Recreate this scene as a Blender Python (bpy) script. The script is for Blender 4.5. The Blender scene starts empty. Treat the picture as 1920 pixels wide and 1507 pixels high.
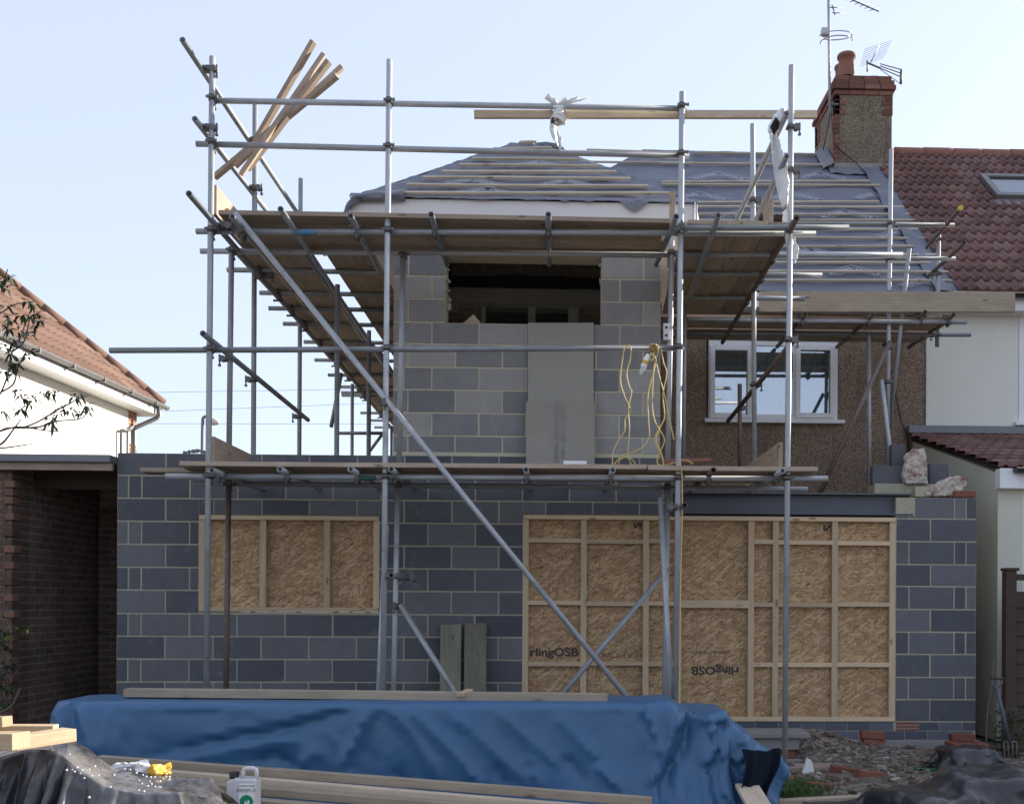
import bpy, bmesh, math, random
import numpy as np
from mathutils import Vector, Matrix, noise
random.seed(7)
SC = bpy.context.scene
COL = SC.collection
R = math.radians
# ------------------------------------------------------------------ camera
F_PX, PPX, PPY = 2000.0, 1115.0, 1130.0
CAM = Vector((0, -10.25, 1.37))
TH, ROLL = 0.036, 0.005
FW = Vector((math.sin(TH), math.cos(TH), 0))
RT = Vector((math.cos(TH), -math.sin(TH), 0))
UPV = Vector((0, 0, 1))
RC = RT * math.cos(ROLL) + UPV * math.sin(ROLL)
UC = -RT * math.sin(ROLL) + UPV * math.cos(ROLL)
cd = bpy.data.cameras.new('camera'); cam = bpy.data.objects.new('camera', cd); COL.objects.link(cam)
cd.sensor_width = 36; cd.lens = F_PX / 1920 * 36
cd.shift_x = (960 - PPX) / 1920; cd.shift_y = (PPY - 753.5) / 1920
cd.clip_start = .05; cd.clip_end = 3000
m3 = Matrix((RC, UC, -FW)).transposed()
cam.matrix_world = Matrix.Translation(CAM) @ m3.to_4x4()
SC.camera = cam

def ray(px, py):
    return FW + RC * ((px - PPX) / F_PX) - UC * ((py - PPY) / F_PX)
def P(px, py, Y):
    d = ray(px, py); return CAM + d * ((Y - CAM.y) / d.y)
def PX(px, py, X):
    d = ray(px, py); return CAM + d * ((X - CAM.x) / d.x)
def PZ(px, py, Z):
    d = ray(px, py); return CAM + d * ((Z - CAM.z) / d.z)
def PP(px, py, pt, n):
    d = ray(px, py); return CAM + d * ((pt - CAM).dot(n) / d.dot(n))
V = Vector
# ------------------------------------------------------------------ mesh builder
class MB:
    def __init__(s): s.v = []; s.f = []; s.t = []; s.sm = []; s.mi = []; s.cur = 0
    def face(s, idx, t=.5, sm=False):
        s.f.append(idx); s.t.append(t); s.sm.append(sm); s.mi.append(s.cur)
    def box(s, a, b, t=.5):
        (x0, y0, z0), (x1, y1, z1) = a, b
        s.hexa([(x0,y0,z0),(x1,y0,z0),(x1,y1,z0),(x0,y1,z0),(x0,y0,z1),(x1,y0,z1),(x1,y1,z1),(x0,y1,z1)], t)
    def hexa(s, p, t=.5):
        k = len(s.v); s.v += [tuple(q) for q in p]
        for q in ((0,3,2,1),(4,5,6,7),(0,1,5,4),(1,2,6,5),(2,3,7,6),(3,0,4,7)):
            s.face([k+i for i in q], t)
    def obox(s, c, ax, ay, az, t=.5):
        c, ax, ay, az = V(c), V(ax), V(ay), V(az)
        s.hexa([c-ax-ay-az, c+ax-ay-az, c+ax+ay-az, c-ax+ay-az, c-ax-ay+az, c+ax-ay+az, c+ax+ay+az, c-ax+ay+az], t)
    def bar(s, p0, p1, w, h, up=(0,0,1), t=.5):
        p0, p1 = V(p0), V(p1); d = (p1-p0); L = d.length; d.normalize()
        up = V(up); sd = d.cross(up)
        if sd.length < 1e-4: sd = d.cross(V((0,1,0)))
        sd.normalize(); u2 = sd.cross(d)
        s.obox((p0+p1)/2, d*L/2, sd*w/2, u2*h/2, t)
    def tube(s, p0, p1, r, n=12, r1=None, cap=True, hollow=0, t=.5):
        p0, p1 = V(p0), V(p1); d = p1-p0
        if d.length < 1e-6: return
        d.normalize(); a = d.orthogonal().normalized(); b = d.cross(a)
        r1 = r if r1 is None else r1; k = len(s.v)
        cs = [(math.cos(2*math.pi*i/n), math.sin(2*math.pi*i/n)) for i in range(n)]
        for q, rr in ((p0, r), (p1, r1)):
            s.v += [tuple(q + (a*c + b*e)*rr) for c, e in cs]
        for i in range(n):
            j = (i+1) % n; s.face([k+i, k+j, k+n+j, k+n+i], t, True)
        if hollow:
            for q, off, sg in ((p0, k, 1), (p1, k+n, -1)):
                m = len(s.v)
                s.v += [tuple(q + (a*c + b*e)*hollow) for c, e in cs]
                s.v += [tuple(q + d*sg*.12 + (a*c + b*e)*hollow) for c, e in cs]
                for i in range(n):
                    j = (i+1) % n
                    s.face([off+i, m+i, m+j, off+j] if sg > 0 else [off+i, off+j, m+j, m+i], t)
                    s.face([m+i, m+n+i, m+n+j, m+j] if sg > 0 else [m+i, m+j, m+n+j, m+n+i], t, True)
                s.face([m+n+i for i in (range(n) if sg < 0 else reversed(range(n)))], t)
        elif cap:
            s.face([k+i for i in reversed(range(n))], t); s.face([k+n+i for i in range(n)], t)
    def path(s, pts, r, n=6, closed=False, t=.5, r_end=None):
        pts = [V(p) for p in pts]; N = len(pts); k = len(s.v); a = None
        for i, p in enumerate(pts):
            if closed: d = pts[(i+1) % N] - pts[i-1]
            else: d = pts[min(i+1, N-1)] - pts[max(i-1, 0)]
            d.normalize()
            a = d.orthogonal().normalized() if a is None else (a - d*a.dot(d)).normalized()
            b = d.cross(a); rr = r if r_end is None else r + (r_end-r)*i/max(1, N-1)
            s.v += [tuple(p + (a*math.cos(2*math.pi*j/n) + b*math.sin(2*math.pi*j/n))*rr) for j in range(n)]
        for i in range(N if closed else N-1):
            i2 = (i+1) % N
            for j in range(n):
                j2 = (j+1) % n; s.face([k+i*n+j, k+i*n+j2, k+i2*n+j2, k+i2*n+j], t, True)
        if not closed:
            s.face([k+j for j in reversed(range(n))], t); s.face([k+(N-1)*n+j for j in range(n)], t)
    def lathe(s, base, prof, n=20, axis=(0,0,1), t=.5):
        base = V(base); ax = V(axis).normalized(); a = ax.orthogonal().normalized(); b = ax.cross(a); k = len(s.v)
        for r, z in prof:
            s.v += [tuple(base + ax*z + (a*math.cos(2*math.pi*j/n) + b*math.sin(2*math.pi*j/n))*r) for j in range(n)]
        for i in range(len(prof)-1):
            for j in range(n):
                j2 = (j+1) % n; s.face([k+i*n+j, k+i*n+j2, k+(i+1)*n+j2, k+(i+1)*n+j], t, True)
    def grid(s, fn, nu, nv, t=.5, sm=True, keep=None):
        k = len(s.v); ok = []
        for j in range(nv+1):
            for i in range(nu+1):
                s.v.append(tuple(fn(i/nu, j/nv)))
        for j in range(nv):
            for i in range(nu):
                if keep and not keep((i+.5)/nu, (j+.5)/nv): continue
                a = k+j*(nu+1)+i; s.face([a, a+1, a+nu+2, a+nu+1], t, sm)
    def prism(s, pts, ext, t=.5):
        ext = V(ext); k = len(s.v); n = len(pts)
        s.v += [tuple(V(p)) for p in pts] + [tuple(V(p)+ext) for p in pts]
        s.face([k+i for i in range(n)], t); s.face([k+n+i for i in reversed(range(n))], t)
        for i in range(n):
            j = (i+1) % n; s.face([k+i, k+n+i, k+n+j, k+j], t)
    def rock(s, c, r, seed, sub=2, sq=(1,1,1), t=.5):
        bm = bmesh.new(); bmesh.ops.create_icosphere(bm, subdivisions=sub, radius=1)
        k = len(s.v); rot = Matrix.Rotation(seed*1.7, 3, 'Z') @ Matrix.Rotation(seed*.9, 3, 'X')
        for v in bm.verts:
            d = 1 + .55*noise.noise(v.co*1.3 + V((seed*3.1, seed, 0))) + .25*noise.noise(v.co*3.1 + V((seed, 0, seed)))
            q = v.co*d
            q = V((max(-.75, min(.75, q.x)), max(-.75, min(.75, q.y)), max(-.7, min(.7, q.z))))
            q = V((q.x*sq[0], q.y*sq[1], q.z*sq[2])); s.v.append(tuple(V(c) + (rot @ q)*r))
        for f in bm.faces: s.face([k+v.index for v in f.verts], t)
        bm.free()
    def shard(s, c, r, rng, t=.5):
        rot = Matrix.Rotation(rng.uniform(0, 6.3), 3, 'Z') @ Matrix.Rotation(rng.uniform(-.6, .6), 3, 'X'); sx, sy, sz = rng.uniform(.7, 1.4), rng.uniform(.5, 1), rng.uniform(.3, .75)
        s.hexa([V(c) + rot @ V((x*sx*r*rng.uniform(.55, 1), y*sy*r*rng.uniform(.55, 1), z*sz*r*rng.uniform(.55, 1))) for x, y, z in ((-1,-1,-1),(1,-1,-1),(1,1,-1),(-1,1,-1),(-1,-1,1),(1,-1,1),(1,1,1),(-1,1,1))], t)
    def build(s, name, mats, parent=None, bevel=0, origin=None, mat=None, subsurf=0):
        me = bpy.data.meshes.new(name)
        M = mat if mat is not None else Matrix.Translation(V(origin) if origin is not None else V((0,0,0)))
        if parent is not None:
            pw = wm(parent); loc = M
        vs = [V(v) for v in s.v]
        if mat is None:
            o0 = M.translation; vs = [v-o0 for v in vs]
        me.from_pydata([tuple(v) for v in vs], [], s.f); me.update()
        at = me.attributes.new('tone', 'FLOAT', 'FACE'); at.data.foreach_set('value', s.t)
        me.polygons.foreach_set('use_smooth', s.sm)
        for m in (mats if isinstance(mats, (list, tuple)) else [mats]): me.materials.append(m)
        me.polygons.foreach_set('material_index', s.mi)
        o = bpy.data.objects.new(name, me); COL.objects.link(o)
        if parent is not None:
            o.parent = parent; o.matrix_basis = wm(parent).inverted() @ M
        else: o.matrix_basis = M
        if bevel:
            b = o.modifiers.new('bevel', 'BEVEL'); b.width = bevel; b.segments = 2; b.limit_method = 'ANGLE'; b.angle_limit = R(40)
        if subsurf:
            b = o.modifiers.new('sub', 'SUBSURF'); b.levels = subsurf; b.render_levels = subsurf
        return o
def wm(o):
    M = o.matrix_basis.copy()
    while o.parent: o = o.parent; M = o.matrix_basis @ M
    return M
def tag(o, label=None, cat=None, group=None, kind=None):
    if label: o['label'] = label
    if cat: o['category'] = cat
    if group: o['group'] = group
    if kind: o['kind'] = kind
    return o
def empty(name, loc, label, cat, group=None, rz=0):
    o = bpy.data.objects.new(name, None); COL.objects.link(o); o.empty_display_size = .1
    o.matrix_basis = Matrix.Translation(V(loc)) @ Matrix.Rotation(rz, 4, 'Z')
    return tag(o, label, cat, group)
def frame_mat(p0, p1, up=(0,0,1), roll=0):
    """matrix with local X along p0->p1, origin p0"""
    p0, p1 = V(p0), V(p1); d = (p1-p0).normalized(); up = V(up)
    y = up.cross(d)
    if y.length < 1e-4: y = V((0,1,0)).cross(d)
    y.normalize(); z = d.cross(y)
    M = Matrix((d, y, z)).transposed().to_4x4(); M.translation = p0
    return M @ Matrix.Rotation(roll, 4, 'X')
def plank(name, p0, p1, w, h, m, label=None, cat=None, group=None, parent=None, up=(0,0,1), roll=0, bevel=.003, warp=0, ends=None):
    """timber with its own frame: X along, width w on Y, thickness h on Z, centred on the p0-p1 axis"""
    L = (V(p1)-V(p0)).length; b = MB(); n = 6 if warp else 1
    ph = random.random()*6
    for i in range(n):
        x0, x1 = L*i/n, L*(i+1)/n
        z0 = warp*math.sin(ph + 3*i/n); z1 = warp*math.sin(ph + 3*(i+1)/n)
        if i == 0:
            b.v += [(x0,-w/2,z0-h/2),(x0,w/2,z0-h/2),(x0,w/2,z0+h/2),(x0,-w/2,z0+h/2)]; b.face([0,3,2,1])
        k = len(b.v)-4
        b.v += [(x1,-w/2,z1-h/2),(x1,w/2,z1-h/2),(x1,w/2,z1+h/2),(x1,-w/2,z1+h/2)]
        for q in range(4):
            q2 = (q+1) % 4; b.face([k+q, k+q2, k+4+q2, k+4+q])
    k = len(b.v)-4; b.face([k, k+1, k+2, k+3])
    if ends: b.cur = 1; 
    o = b.build(name, m, parent, bevel=bevel, mat=frame_mat(p0, p1, up, roll))
    return tag(o, label, cat, group)
def text_mesh(s, size, bold=0):
    c = bpy.data.curves.new('t', 'FONT'); c.body = s; c.size = size; c.align_x = 'CENTER'; c.align_y = 'CENTER'; c.resolution_u = 3; c.offset = bold
    o = bpy.data.objects.new('t', c); COL.objects.link(o)
    dg = bpy.context.evaluated_depsgraph_get(); me = bpy.data.meshes.new_from_object(o.evaluated_get(dg))
    bpy.data.objects.remove(o); bpy.data.curves.remove(c)
    return me
def add_text(b, s, size, M, t=.5, sx=1, bold=0):
    me = text_mesh(s, size, bold); k = len(b.v)
    b.v += [tuple(M @ V((v.co.x*sx, v.co.y, 0))) for v in me.vertices]
    for p in me.polygons: b.face([k+i for i in p.vertices], t)
    bpy.data.meshes.remove(me)
# ------------------------------------------------------------------ cloth (position based, numpy)
def drape(x0, x1, y0, y1, z, sp, boxes, steps=200, seed=1, slack=.96, iters=7, zfn=None, ground=0.004, wind=(0,0,0), stiff=.35):
    rng = np.random.default_rng(seed)
    nx = int((x1-x0)/sp)+1; ny = int((y1-y0)/sp)+1
    gx, gy = np.meshgrid(np.linspace(x0, x1, nx), np.linspace(y0, y1, ny), indexing='ij')
    rest_x = sp/slack; rest_y = sp/slack
    p = np.stack([gx, gy, np.full_like(gx, z)], -1)
    if zfn is not None: p[..., 2] = zfn(gx, gy)
    def sm(a, k):
        for _ in range(k):
            a = (a + np.roll(a, 1, 0) + np.roll(a, -1, 0) + np.roll(a, 1, 1) + np.roll(a, -1, 1))/5
        return a
    p[..., 2] += sm(rng.normal(size=(nx, ny)), 6)*.12 + sm(rng.normal(size=(nx, ny)), 30)*.5
    prev = p.copy(); g = np.array([wind[0], wind[1], -9.8 + wind[2]]); dt = 1/60
    def con(a, b, L, k):
        d = b - a; l = np.linalg.norm(d, axis=-1, keepdims=True) + 1e-9
        c = d*((l-L)/l*.5*k); a += c; b -= c
    def lines(st, L, k, ax):
        n = p.shape[ax]
        for ph in range(2*st):
            i = np.arange(n); ia = i[(i % (2*st)) == ph]; ia = ia[ia + st < n]
            if len(ia) == 0: continue
            if ax == 0: A = p[ia]; B = p[ia+st]; con(A, B, L, k); p[ia] = A; p[ia+st] = B
            else: A = p[:, ia]; B = p[:, ia+st]; con(A, B, L, k); p[:, ia] = A; p[:, ia+st] = B
    D = math.hypot(rest_x, rest_y)
    for stp in range(steps):
        v = (p - prev)*.97; mx = .25*sp/sp*.03
        prev = p.copy(); p = p + np.clip(v, -.05, .05) + g*dt*dt
        for it in range(iters):
            lines(1, rest_x, 1, 0); lines(1, rest_y, 1, 1)
            for ph in range(2):
                A = p[ph:-1:2, :-1]; B = p[ph+1::2, 1:]; m = min(len(A), len(B)); A = A[:m].copy(); B = B[:m].copy()
                con(A, B, D, .5); p[ph:-1:2, :-1][:m] = A; p[ph+1::2, 1:][:m] = B
                A = p[ph:-1:2, 1:]; B = p[ph+1::2, :-1]; m = min(len(A), len(B)); A = A[:m].copy(); B = B[:m].copy()
                con(A, B, D, .5); p[ph:-1:2, 1:][:m] = A; p[ph+1::2, :-1][:m] = B
            if it == 0: lines(2, 2*rest_x, stiff, 0); lines(2, 2*rest_y, stiff, 1)
            hit = np.zeros(p.shape[:2], bool)
            for (c, h, ang) in boxes:
                c = np.array(c); h = np.array(h); ca, sa = math.cos(ang), math.sin(ang)
                q = p - c; lx = q[..., 0]*ca + q[..., 1]*sa; ly = -q[..., 0]*sa + q[..., 1]*ca; lz = q[..., 2]
                dx = h[0]-abs(lx); dy = h[1]-abs(ly); dz = h[2]-lz
                ins = (dx > 0) & (dy > 0) & (dz > 0)
                if not ins.any(): continue
                mn = np.minimum(np.minimum(dx, dy), dz)
                kz = ins & (dz <= mn + 1e-9); kx = ins & ~kz & (dx <= mn+1e-9); ky = ins & ~kz & ~kx
                lz = np.where(kz, h[2], lz); lx = np.where(kx, np.sign(lx)*h[0], lx); ly = np.where(ky, np.sign(ly)*h[1], ly)
                p = np.stack([c[0]+lx*ca-ly*sa, c[1]+lx*sa+ly*ca, c[2]+lz], -1); hit |= ins
            low = p[..., 2] < ground; p[..., 2] = np.where(low, ground, p[..., 2]); hit |= low
        prev[hit] = prev[hit]*.3 + p[hit]*.7
    return p
def up2(p):
    for ax in (0, 1):
        n = p.shape[ax]; a = np.take(p, range(n-1), ax); c = np.take(p, range(1, n), ax); sh = list(p.shape); sh[ax] = 2*n-1
        q = np.zeros(sh); sl = [slice(None)]*3; sl[ax] = slice(0, None, 2); q[tuple(sl)] = p; sl[ax] = slice(1, None, 2); q[tuple(sl)] = (a+c)/2; p = q
    return p
def crumple(p, amp, fr, seed=0):
    nx, ny = p.shape[:2]; q = p.copy()
    du = np.gradient(p, axis=0); dv = np.gradient(p, axis=1); n = np.cross(du, dv); n /= np.linalg.norm(n, axis=-1, keepdims=True)+1e-9
    n *= np.sign(n[..., 2:3]+.001)
    for i in range(nx):
        for j in range(ny):
            v = V(p[i, j])*fr + V((seed, seed*2, 0)); w = noise.noise_vector(v*.6)*.35; v = v + w
            f1 = noise.voronoi(V((v.x, v.y*.7, v.z*.7)))[0]; f2 = noise.voronoi(V((v.x*1.9+5, v.y*1.5, v.z*1.5)))[0]
            h = min(.9, f1[0]*1.3)-.5 + .4*(min(.9, f2[0]*1.2)-.4)
            q[i, j] = p[i, j] + n[i, j]*amp*h
    return q
def cloth_obj(name, p, m, sub=1, thick=.003, parent=None):
    b = MB(); nx, ny = p.shape[:2]
    b.v = [tuple(q) for q in p.reshape(-1, 3)]
    for i in range(nx-1):
        for j in range(ny-1):
            b.face([i*ny+j, (i+1)*ny+j, (i+1)*ny+j+1, i*ny+j+1], .5, True)
    o = b.build(name, m, parent, subsurf=sub)
    s = o.modifiers.new('sol', 'SOLIDIFY'); s.thickness = thick
    return o
# ------------------------------------------------------------------ materials
class NT:
    def __init__(s, name):
        s.m = bpy.data.materials.new(name); s.m.use_nodes = True; s.t = s.m.node_tree
        s.b = s.t.nodes['Principled BSDF']; s.out = s.t.nodes['Material Output']
    def n(s, typ, ins=None, **pr):
        x = s.t.nodes.new('ShaderNode' + typ)
        for k, v in pr.items(): setattr(x, k, v)
        for k, v in (ins or {}).items(): s.set(x.inputs[k], v)
        return x
    def set(s, sock, v):
        if isinstance(v, bpy.types.NodeSocket): s.t.links.new(v, sock)
        elif isinstance(v, bpy.types.Node): s.t.links.new(v.outputs[0], sock)
        else:
            if isinstance(v, tuple) and len(v) == 3 and sock.type == 'RGBA': v = (*v, 1)
            sock.default_value = v
    def co(s, scale=(1,1,1), rot=(0,0,0), rnd=False, src='Object'):
        tc = s.n('TexCoord').outputs[src]
        if rnd:
            r = s.n('ObjectInfo').outputs['Random']
            tc = s.n('VectorMath', {0: tc, 1: s.n('VectorMath', {0: r, 1: (37.0, 53.0, 71.0)}, operation='MULTIPLY').outputs[0]}, operation='ADD').outputs[0]
        return s.n('Mapping', {'Vector': tc, 'Scale': scale, 'Rotation': rot}).outputs[0]
    def noise(s, vec, scale=5, detail=4, rough=.6, dist=0):
        return s.n('TexNoise', {'Vector': vec, 'Scale': scale, 'Detail': detail, 'Roughness': rough, 'Distortion': dist}).outputs['Fac']
    def ramp(s, fac, stops, interp='LINEAR'):
        x = s.n('ValToRGB', {'Fac': fac}); e = x.color_ramp.elements; x.color_ramp.interpolation = interp
        while len(e) < len(stops): e.new(.5)
        for el, (p, c) in zip(e, stops):
            el.position = p; el.color = (c, c, c, 1) if not isinstance(c, tuple) else (*c, 1)
        return x.outputs[0]
    def mix(s, f, a, b, mode='MIX'):
        x = s.n('Mix', data_type='RGBA', blend_type=mode)
        s.set(x.inputs[0], f); s.set(x.inputs[6], a); s.set(x.inputs[7], b); return x.outputs[2]
    def math(s, op, a, b=0.0, c=None):
        x = s.n('Math', operation=op); s.set(x.inputs[0], a); s.set(x.inputs[1], b)
        return x.outputs[0]
    def hsv(s, col, val, hue=.5, sat=1.0):
        return s.n('HueSaturation', {'Color': col, 'Value': val, 'Hue': hue, 'Saturation': sat}).outputs[0]
    def tone(s): return s.n('Attribute', attribute_name='tone').outputs['Fac']
    def rnd(s): return s.n('ObjectInfo').outputs['Random']
    def mr(s, v, a, b): return s.n('MapRange', {'Value': v, 'To Min': a, 'To Max': b}).outputs[0]
    def bump(s, h, strength=.3, dist=.01, nrm=None):
        x = s.n('Bump', {'Height': h, 'Strength': strength, 'Distance': dist})
        if nrm is not None: s.set(x.inputs['Normal'], nrm)
        return x.outputs[0]
    def fin(s, col=None, rough=.7, metal=0, normal=None, spec=.5, **k):
        if col is not None: s.set(s.b.inputs['Base Color'], col)
        s.set(s.b.inputs['Roughness'], rough); s.set(s.b.inputs['Metallic'], metal); s.set(s.b.inputs['Specular IOR Level'], spec)
        if normal is not None: s.set(s.b.inputs['Normal'], normal)
        for kk, v in k.items(): s.set(s.b.inputs[kk], v)
        return s.m
def wood(name, c1, c2, dirt=.25, rough=.75, knots=True, dcol=(.08,.06,.045), vr=(.8, 1.15)):
    s = NT(name)
    v = s.co((1,1,1), rnd=True)
    w = s.n('Mapping', {'Vector': v, 'Scale': (1.3, 26, 26)}).outputs[0]
    g = s.noise(w, 2.2, 5, .65, .6)
    col = s.mix(s.ramp(g, [(.3, 0), (.7, 1)]), c1, c2)
    big = s.noise(s.n('Mapping', {'Vector': v, 'Scale': (1.2, 3, 3)}).outputs[0], 2.0, 4)
    col = s.mix(s.math('MULTIPLY', s.ramp(big, [(.45, 0), (.75, 1)]), dirt), col, dcol)
    if knots:
        k = s.n('TexVoronoi', {'Vector': s.n('Mapping', {'Vector': v, 'Scale': (3.2, 9, 9)}).outputs[0], 'Scale': 1.0}).outputs['Distance']
        col = s.mix(s.math('MULTIPLY', s.ramp(k, [(.07, 1), (.16, 0)]), .75), col, (c2[0]*.35, c2[1]*.28, c2[2]*.22))
    fl = s.noise(s.n('Mapping', {'Vector': v, 'Scale': (6, 60, 60)}).outputs[0], 3, 3)
    col = s.hsv(col, s.math('MULTIPLY', s.mr(s.rnd(), *vr), s.mr(fl, .82, 1.18)))
    return s.fin(col, rough, normal=s.bump(g, .35, .004), spec=.25)
def plain(name, col, rough=.6, metal=0, var=.12, scale=6, bump=.1, spec=.4, rnd=False, vr=(.95,1.05)):
    s = NT(name); v = s.co(rnd=True)
    n = s.noise(v, scale, 6, .65)
    c = s.hsv(col, s.mr(n, 1-var, 1+var))
    if rnd: c = s.hsv(c, s.mr(s.rnd(), *vr))
    return s.fin(c, s.mr(n, max(.05, rough-.08), min(1, rough+.08)), metal, s.bump(s.noise(v, scale*8, 3), bump, .003), spec)
def tubemat(name, c1, c2, metal=.75, rough=.42):
    s = NT(name); v = s.co((1,1,1), rnd=True)
    n = s.noise(s.n('Mapping', {'Vector': v, 'Scale': (4, 25, 25)}).outputs[0], 1.2, 5, .7)
    col = s.mix(s.ramp(n, [(.3, 0), (.72, 1)]), c1, c2)
    st = s.noise(v, 3.1, 5, .7)
    col = s.mix(s.math('MULTIPLY', s.ramp(st, [(.56, 0), (.72, 1)]), .55), col, (.20,.17,.14))
    sp = s.noise(v, 21, 3, .6)
    col = s.mix(s.math('MULTIPLY', s.ramp(sp, [(.66, 0), (.72, 1)]), .5), col, (.55,.55,.53))
    col = s.hsv(col, s.mr(s.rnd(), .8, 1.15))
    return s.fin(col, s.mr(n, rough-.07, rough+.16), metal, s.bump(s.noise(v, 60, 3), .12, .002))
def blockmat(name='dense_block', k=.82, tint=(1,1,1)):
    s = NT(name); v = s.co(rnd=True); t = s.tone()
    off = s.n('VectorMath', {0: t, 1: (91.0, 47.0, 63.0)}, operation='MULTIPLY').outputs[0]
    vv = s.n('VectorMath', {0: v, 1: off}, operation='ADD').outputs[0]
    base = s.ramp(t, [(0, (.115,.117,.125)), (.5, (.155,.155,.161)), (1, (.212,.208,.206))])
    n1 = s.noise(vv, 7, 6, .7); n2 = s.noise(vv, 160, 2, .6)
    ang = s.n('VectorRotate', {'Vector': vv, 'Axis': (0,1,0), 'Angle': s.math('MULTIPLY', s.math('SUBTRACT', t, .5), 2.6)}).outputs[0]
    wv = s.n('TexWave', {'Vector': ang, 'Scale': 13, 'Distortion': 3.5, 'Detail': 2.5, 'Detail Scale': 1.1}, wave_type='BANDS', bands_direction='Z').outputs['Fac']
    msk = s.math('MULTIPLY', s.ramp(s.noise(vv, 3.2, 2), [(.42, 0), (.66, 1)]), s.ramp(wv, [(.86, 0), (.97, 1)]))
    col = s.mix(s.math('MULTIPLY', msk, .22), base, (.30,.305,.31))
    col = s.hsv(col, s.math('MULTIPLY', s.mr(n1, .78*k, 1.22*k), s.mr(n2, .86, 1.14)))
    col = s.mix(1.0, col, tint, 'MULTIPLY')
    po = s.noise(vv, 75, 3, .7); col = s.mix(s.ramp(po, [(.64, 0), (.70, .55)]), col, (.05,.05,.052))
    sp = s.noise(vv, 34, 2, .5)
    col = s.mix(s.ramp(sp, [(.76, 0), (.79, .6)]), col, (.45,.44,.42))
    sme = s.noise(v, 5.5, 7, .75, .5)
    col = s.mix(s.math('MULTIPLY', s.ramp(sme, [(.58, 0), (.70, 1)]), .32), col, (.33,.31,.25))
    dk = s.noise(v, 1.1, 5, .65)
    col = s.mix(s.math('MULTIPLY', s.ramp(dk, [(.5, 0), (.8, 1)]), .3), col, (.21,.19,.17))
    return s.fin(col, .92, normal=s.bump(s.math('ADD', n2, s.math('MULTIPLY', n1, .8)), .8, .006), spec=.15)
def osbmat():
    s = NT('strand_board'); v = s.co()
    w = s.n('TexNoise', {'Vector': v, 'Scale': 3.0, 'Detail': 2}).outputs['Color']
    vd = s.n('VectorMath', {0: v, 1: s.n('VectorMath', {0: w, 1: (.05,.05,.05)}, operation='MULTIPLY').outputs[0]}, operation='ADD').outputs[0]
    cols = None; col = (.47,.295,.145)
    def layer(rot, sc, lo, hi, c, f, col):
        r = s.n('VectorRotate', {'Vector': vd, 'Axis': (0,1,0), 'Angle': rot}).outputs[0]
        n = s.noise(s.n('Mapping', {'Vector': r, 'Scale': sc, 'Location': (rot*7, 0, rot*3)}).outputs[0], 1.0, 3, .55)
        return s.mix(s.math('MULTIPLY', s.ramp(n, [(lo, 0), (hi, 1)]), f), col, c), n
    col, n1 = layer(.1, (6, 9, 48), .47, .60, (.68,.455,.25), .8, col)
    col, n2 = layer(-.5, (7, 9, 52), .52, .62, (.33,.205,.11), .75, col)
    col, n3 = layer(.7, (7, 9, 52), .52, .62, (.74,.53,.32), .75, col)
    col, n4 = layer(1.4, (8, 9, 48), .56, .64, (.34,.21,.10), .7, col)
    col, n5 = layer(.3, (9, 14, 70), .60, .66, (.13,.075,.04), .9, col)
    col, n6 = layer(-.9, (13, 14, 85), .62, .67, (.10,.06,.03), .85, col)
    b = s.noise(v, 1.7, 3)
    col = s.hsv(col, s.mr(b, .66, 1.02))
    h = s.math('ADD', s.math('ADD', n1, n2), n3)
    return s.fin(col, .7, normal=s.bump(h, .4, .004), spec=.3)
def pebblemat(name, base, lo, hi):
    s = NT(name); v = s.co()
    vo = s.n('TexVoronoi', {'Vector': v, 'Scale': 95})
    c = s.ramp(s.n('SeparateColor', {'Color': vo.outputs['Color']}).outputs[0], [(0, lo), (.5, base), (.86, hi), (1, (.42,.36,.28))])
    big = s.noise(v, 1.3, 5, .65)
    c = s.hsv(c, s.mr(big, .62, 1.38)); st_ = s.noise(s.n('Mapping', {'Vector': v, 'Scale': (5, 5, .5)}).outputs[0], 1.4, 5, .65); c = s.mix(s.math('MULTIPLY', s.ramp(st_, [(.52, 0), (.72, 1)]), .5), c, (lo[0]*.8, lo[1]*.8, lo[2]*.8))
    c = s.mix(s.ramp(vo.outputs['Distance'], [(.5, 0), (.85, .5)]), c, (lo[0]*.5, lo[1]*.5, lo[2]*.5))
    h = s.math('SUBTRACT', 1.0, vo.outputs['Distance'])
    return s.fin(c, .85, normal=s.bump(h, .9, .012), spec=.25)
def brickmat(name, axes, c1, c2, mortar, scale=1.0, bw=.225, bh=.075, ms=.01, dirt=.4, rough=.85, stain=(.03,.028,.025)):
    s = NT(name); v = s.co(); sx = s.n('SeparateXYZ', {0: v})
    o = {'x': sx.outputs[0], 'y': sx.outputs[1], 'z': sx.outputs[2]}
    vv = s.n('CombineXYZ', {0: o[axes[0]], 1: o[axes[1]]}).outputs[0]
    vv = s.n('VectorMath', {0: vv, 1: s.n('VectorMath', {0: s.n('TexNoise', {'Vector': v, 'Scale': 9.0}).outputs['Color'], 1: (.006,.006,0)}, operation='MULTIPLY').outputs[0]}, operation='ADD').outputs[0]
    b = s.n('TexBrick', {'Vector': vv, 'Color1': c1, 'Color2': c2, 'Mortar': mortar, 'Scale': 1.0, 'Mortar Size': ms, 'Mortar Smooth': .15, 'Bias': 0.0, 'Brick Width': bw, 'Row Height': bh})
    n = s.noise(v, 14, 5, .7); n2 = s.noise(v, 1.6, 5, .65)
    c = s.hsv(b.outputs['Color'], s.mr(n, .65, 1.35))
    c = s.mix(s.math('MULTIPLY', s.ramp(n2, [(.42, 0), (.7, 1)]), dirt), c, stain)
    h = s.math('SUBTRACT', s.math('MULTIPLY', n, .4), b.outputs['Fac'])
    return s.fin(c, rough, normal=s.bump(h, .7, .008), spec=.2)
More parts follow.
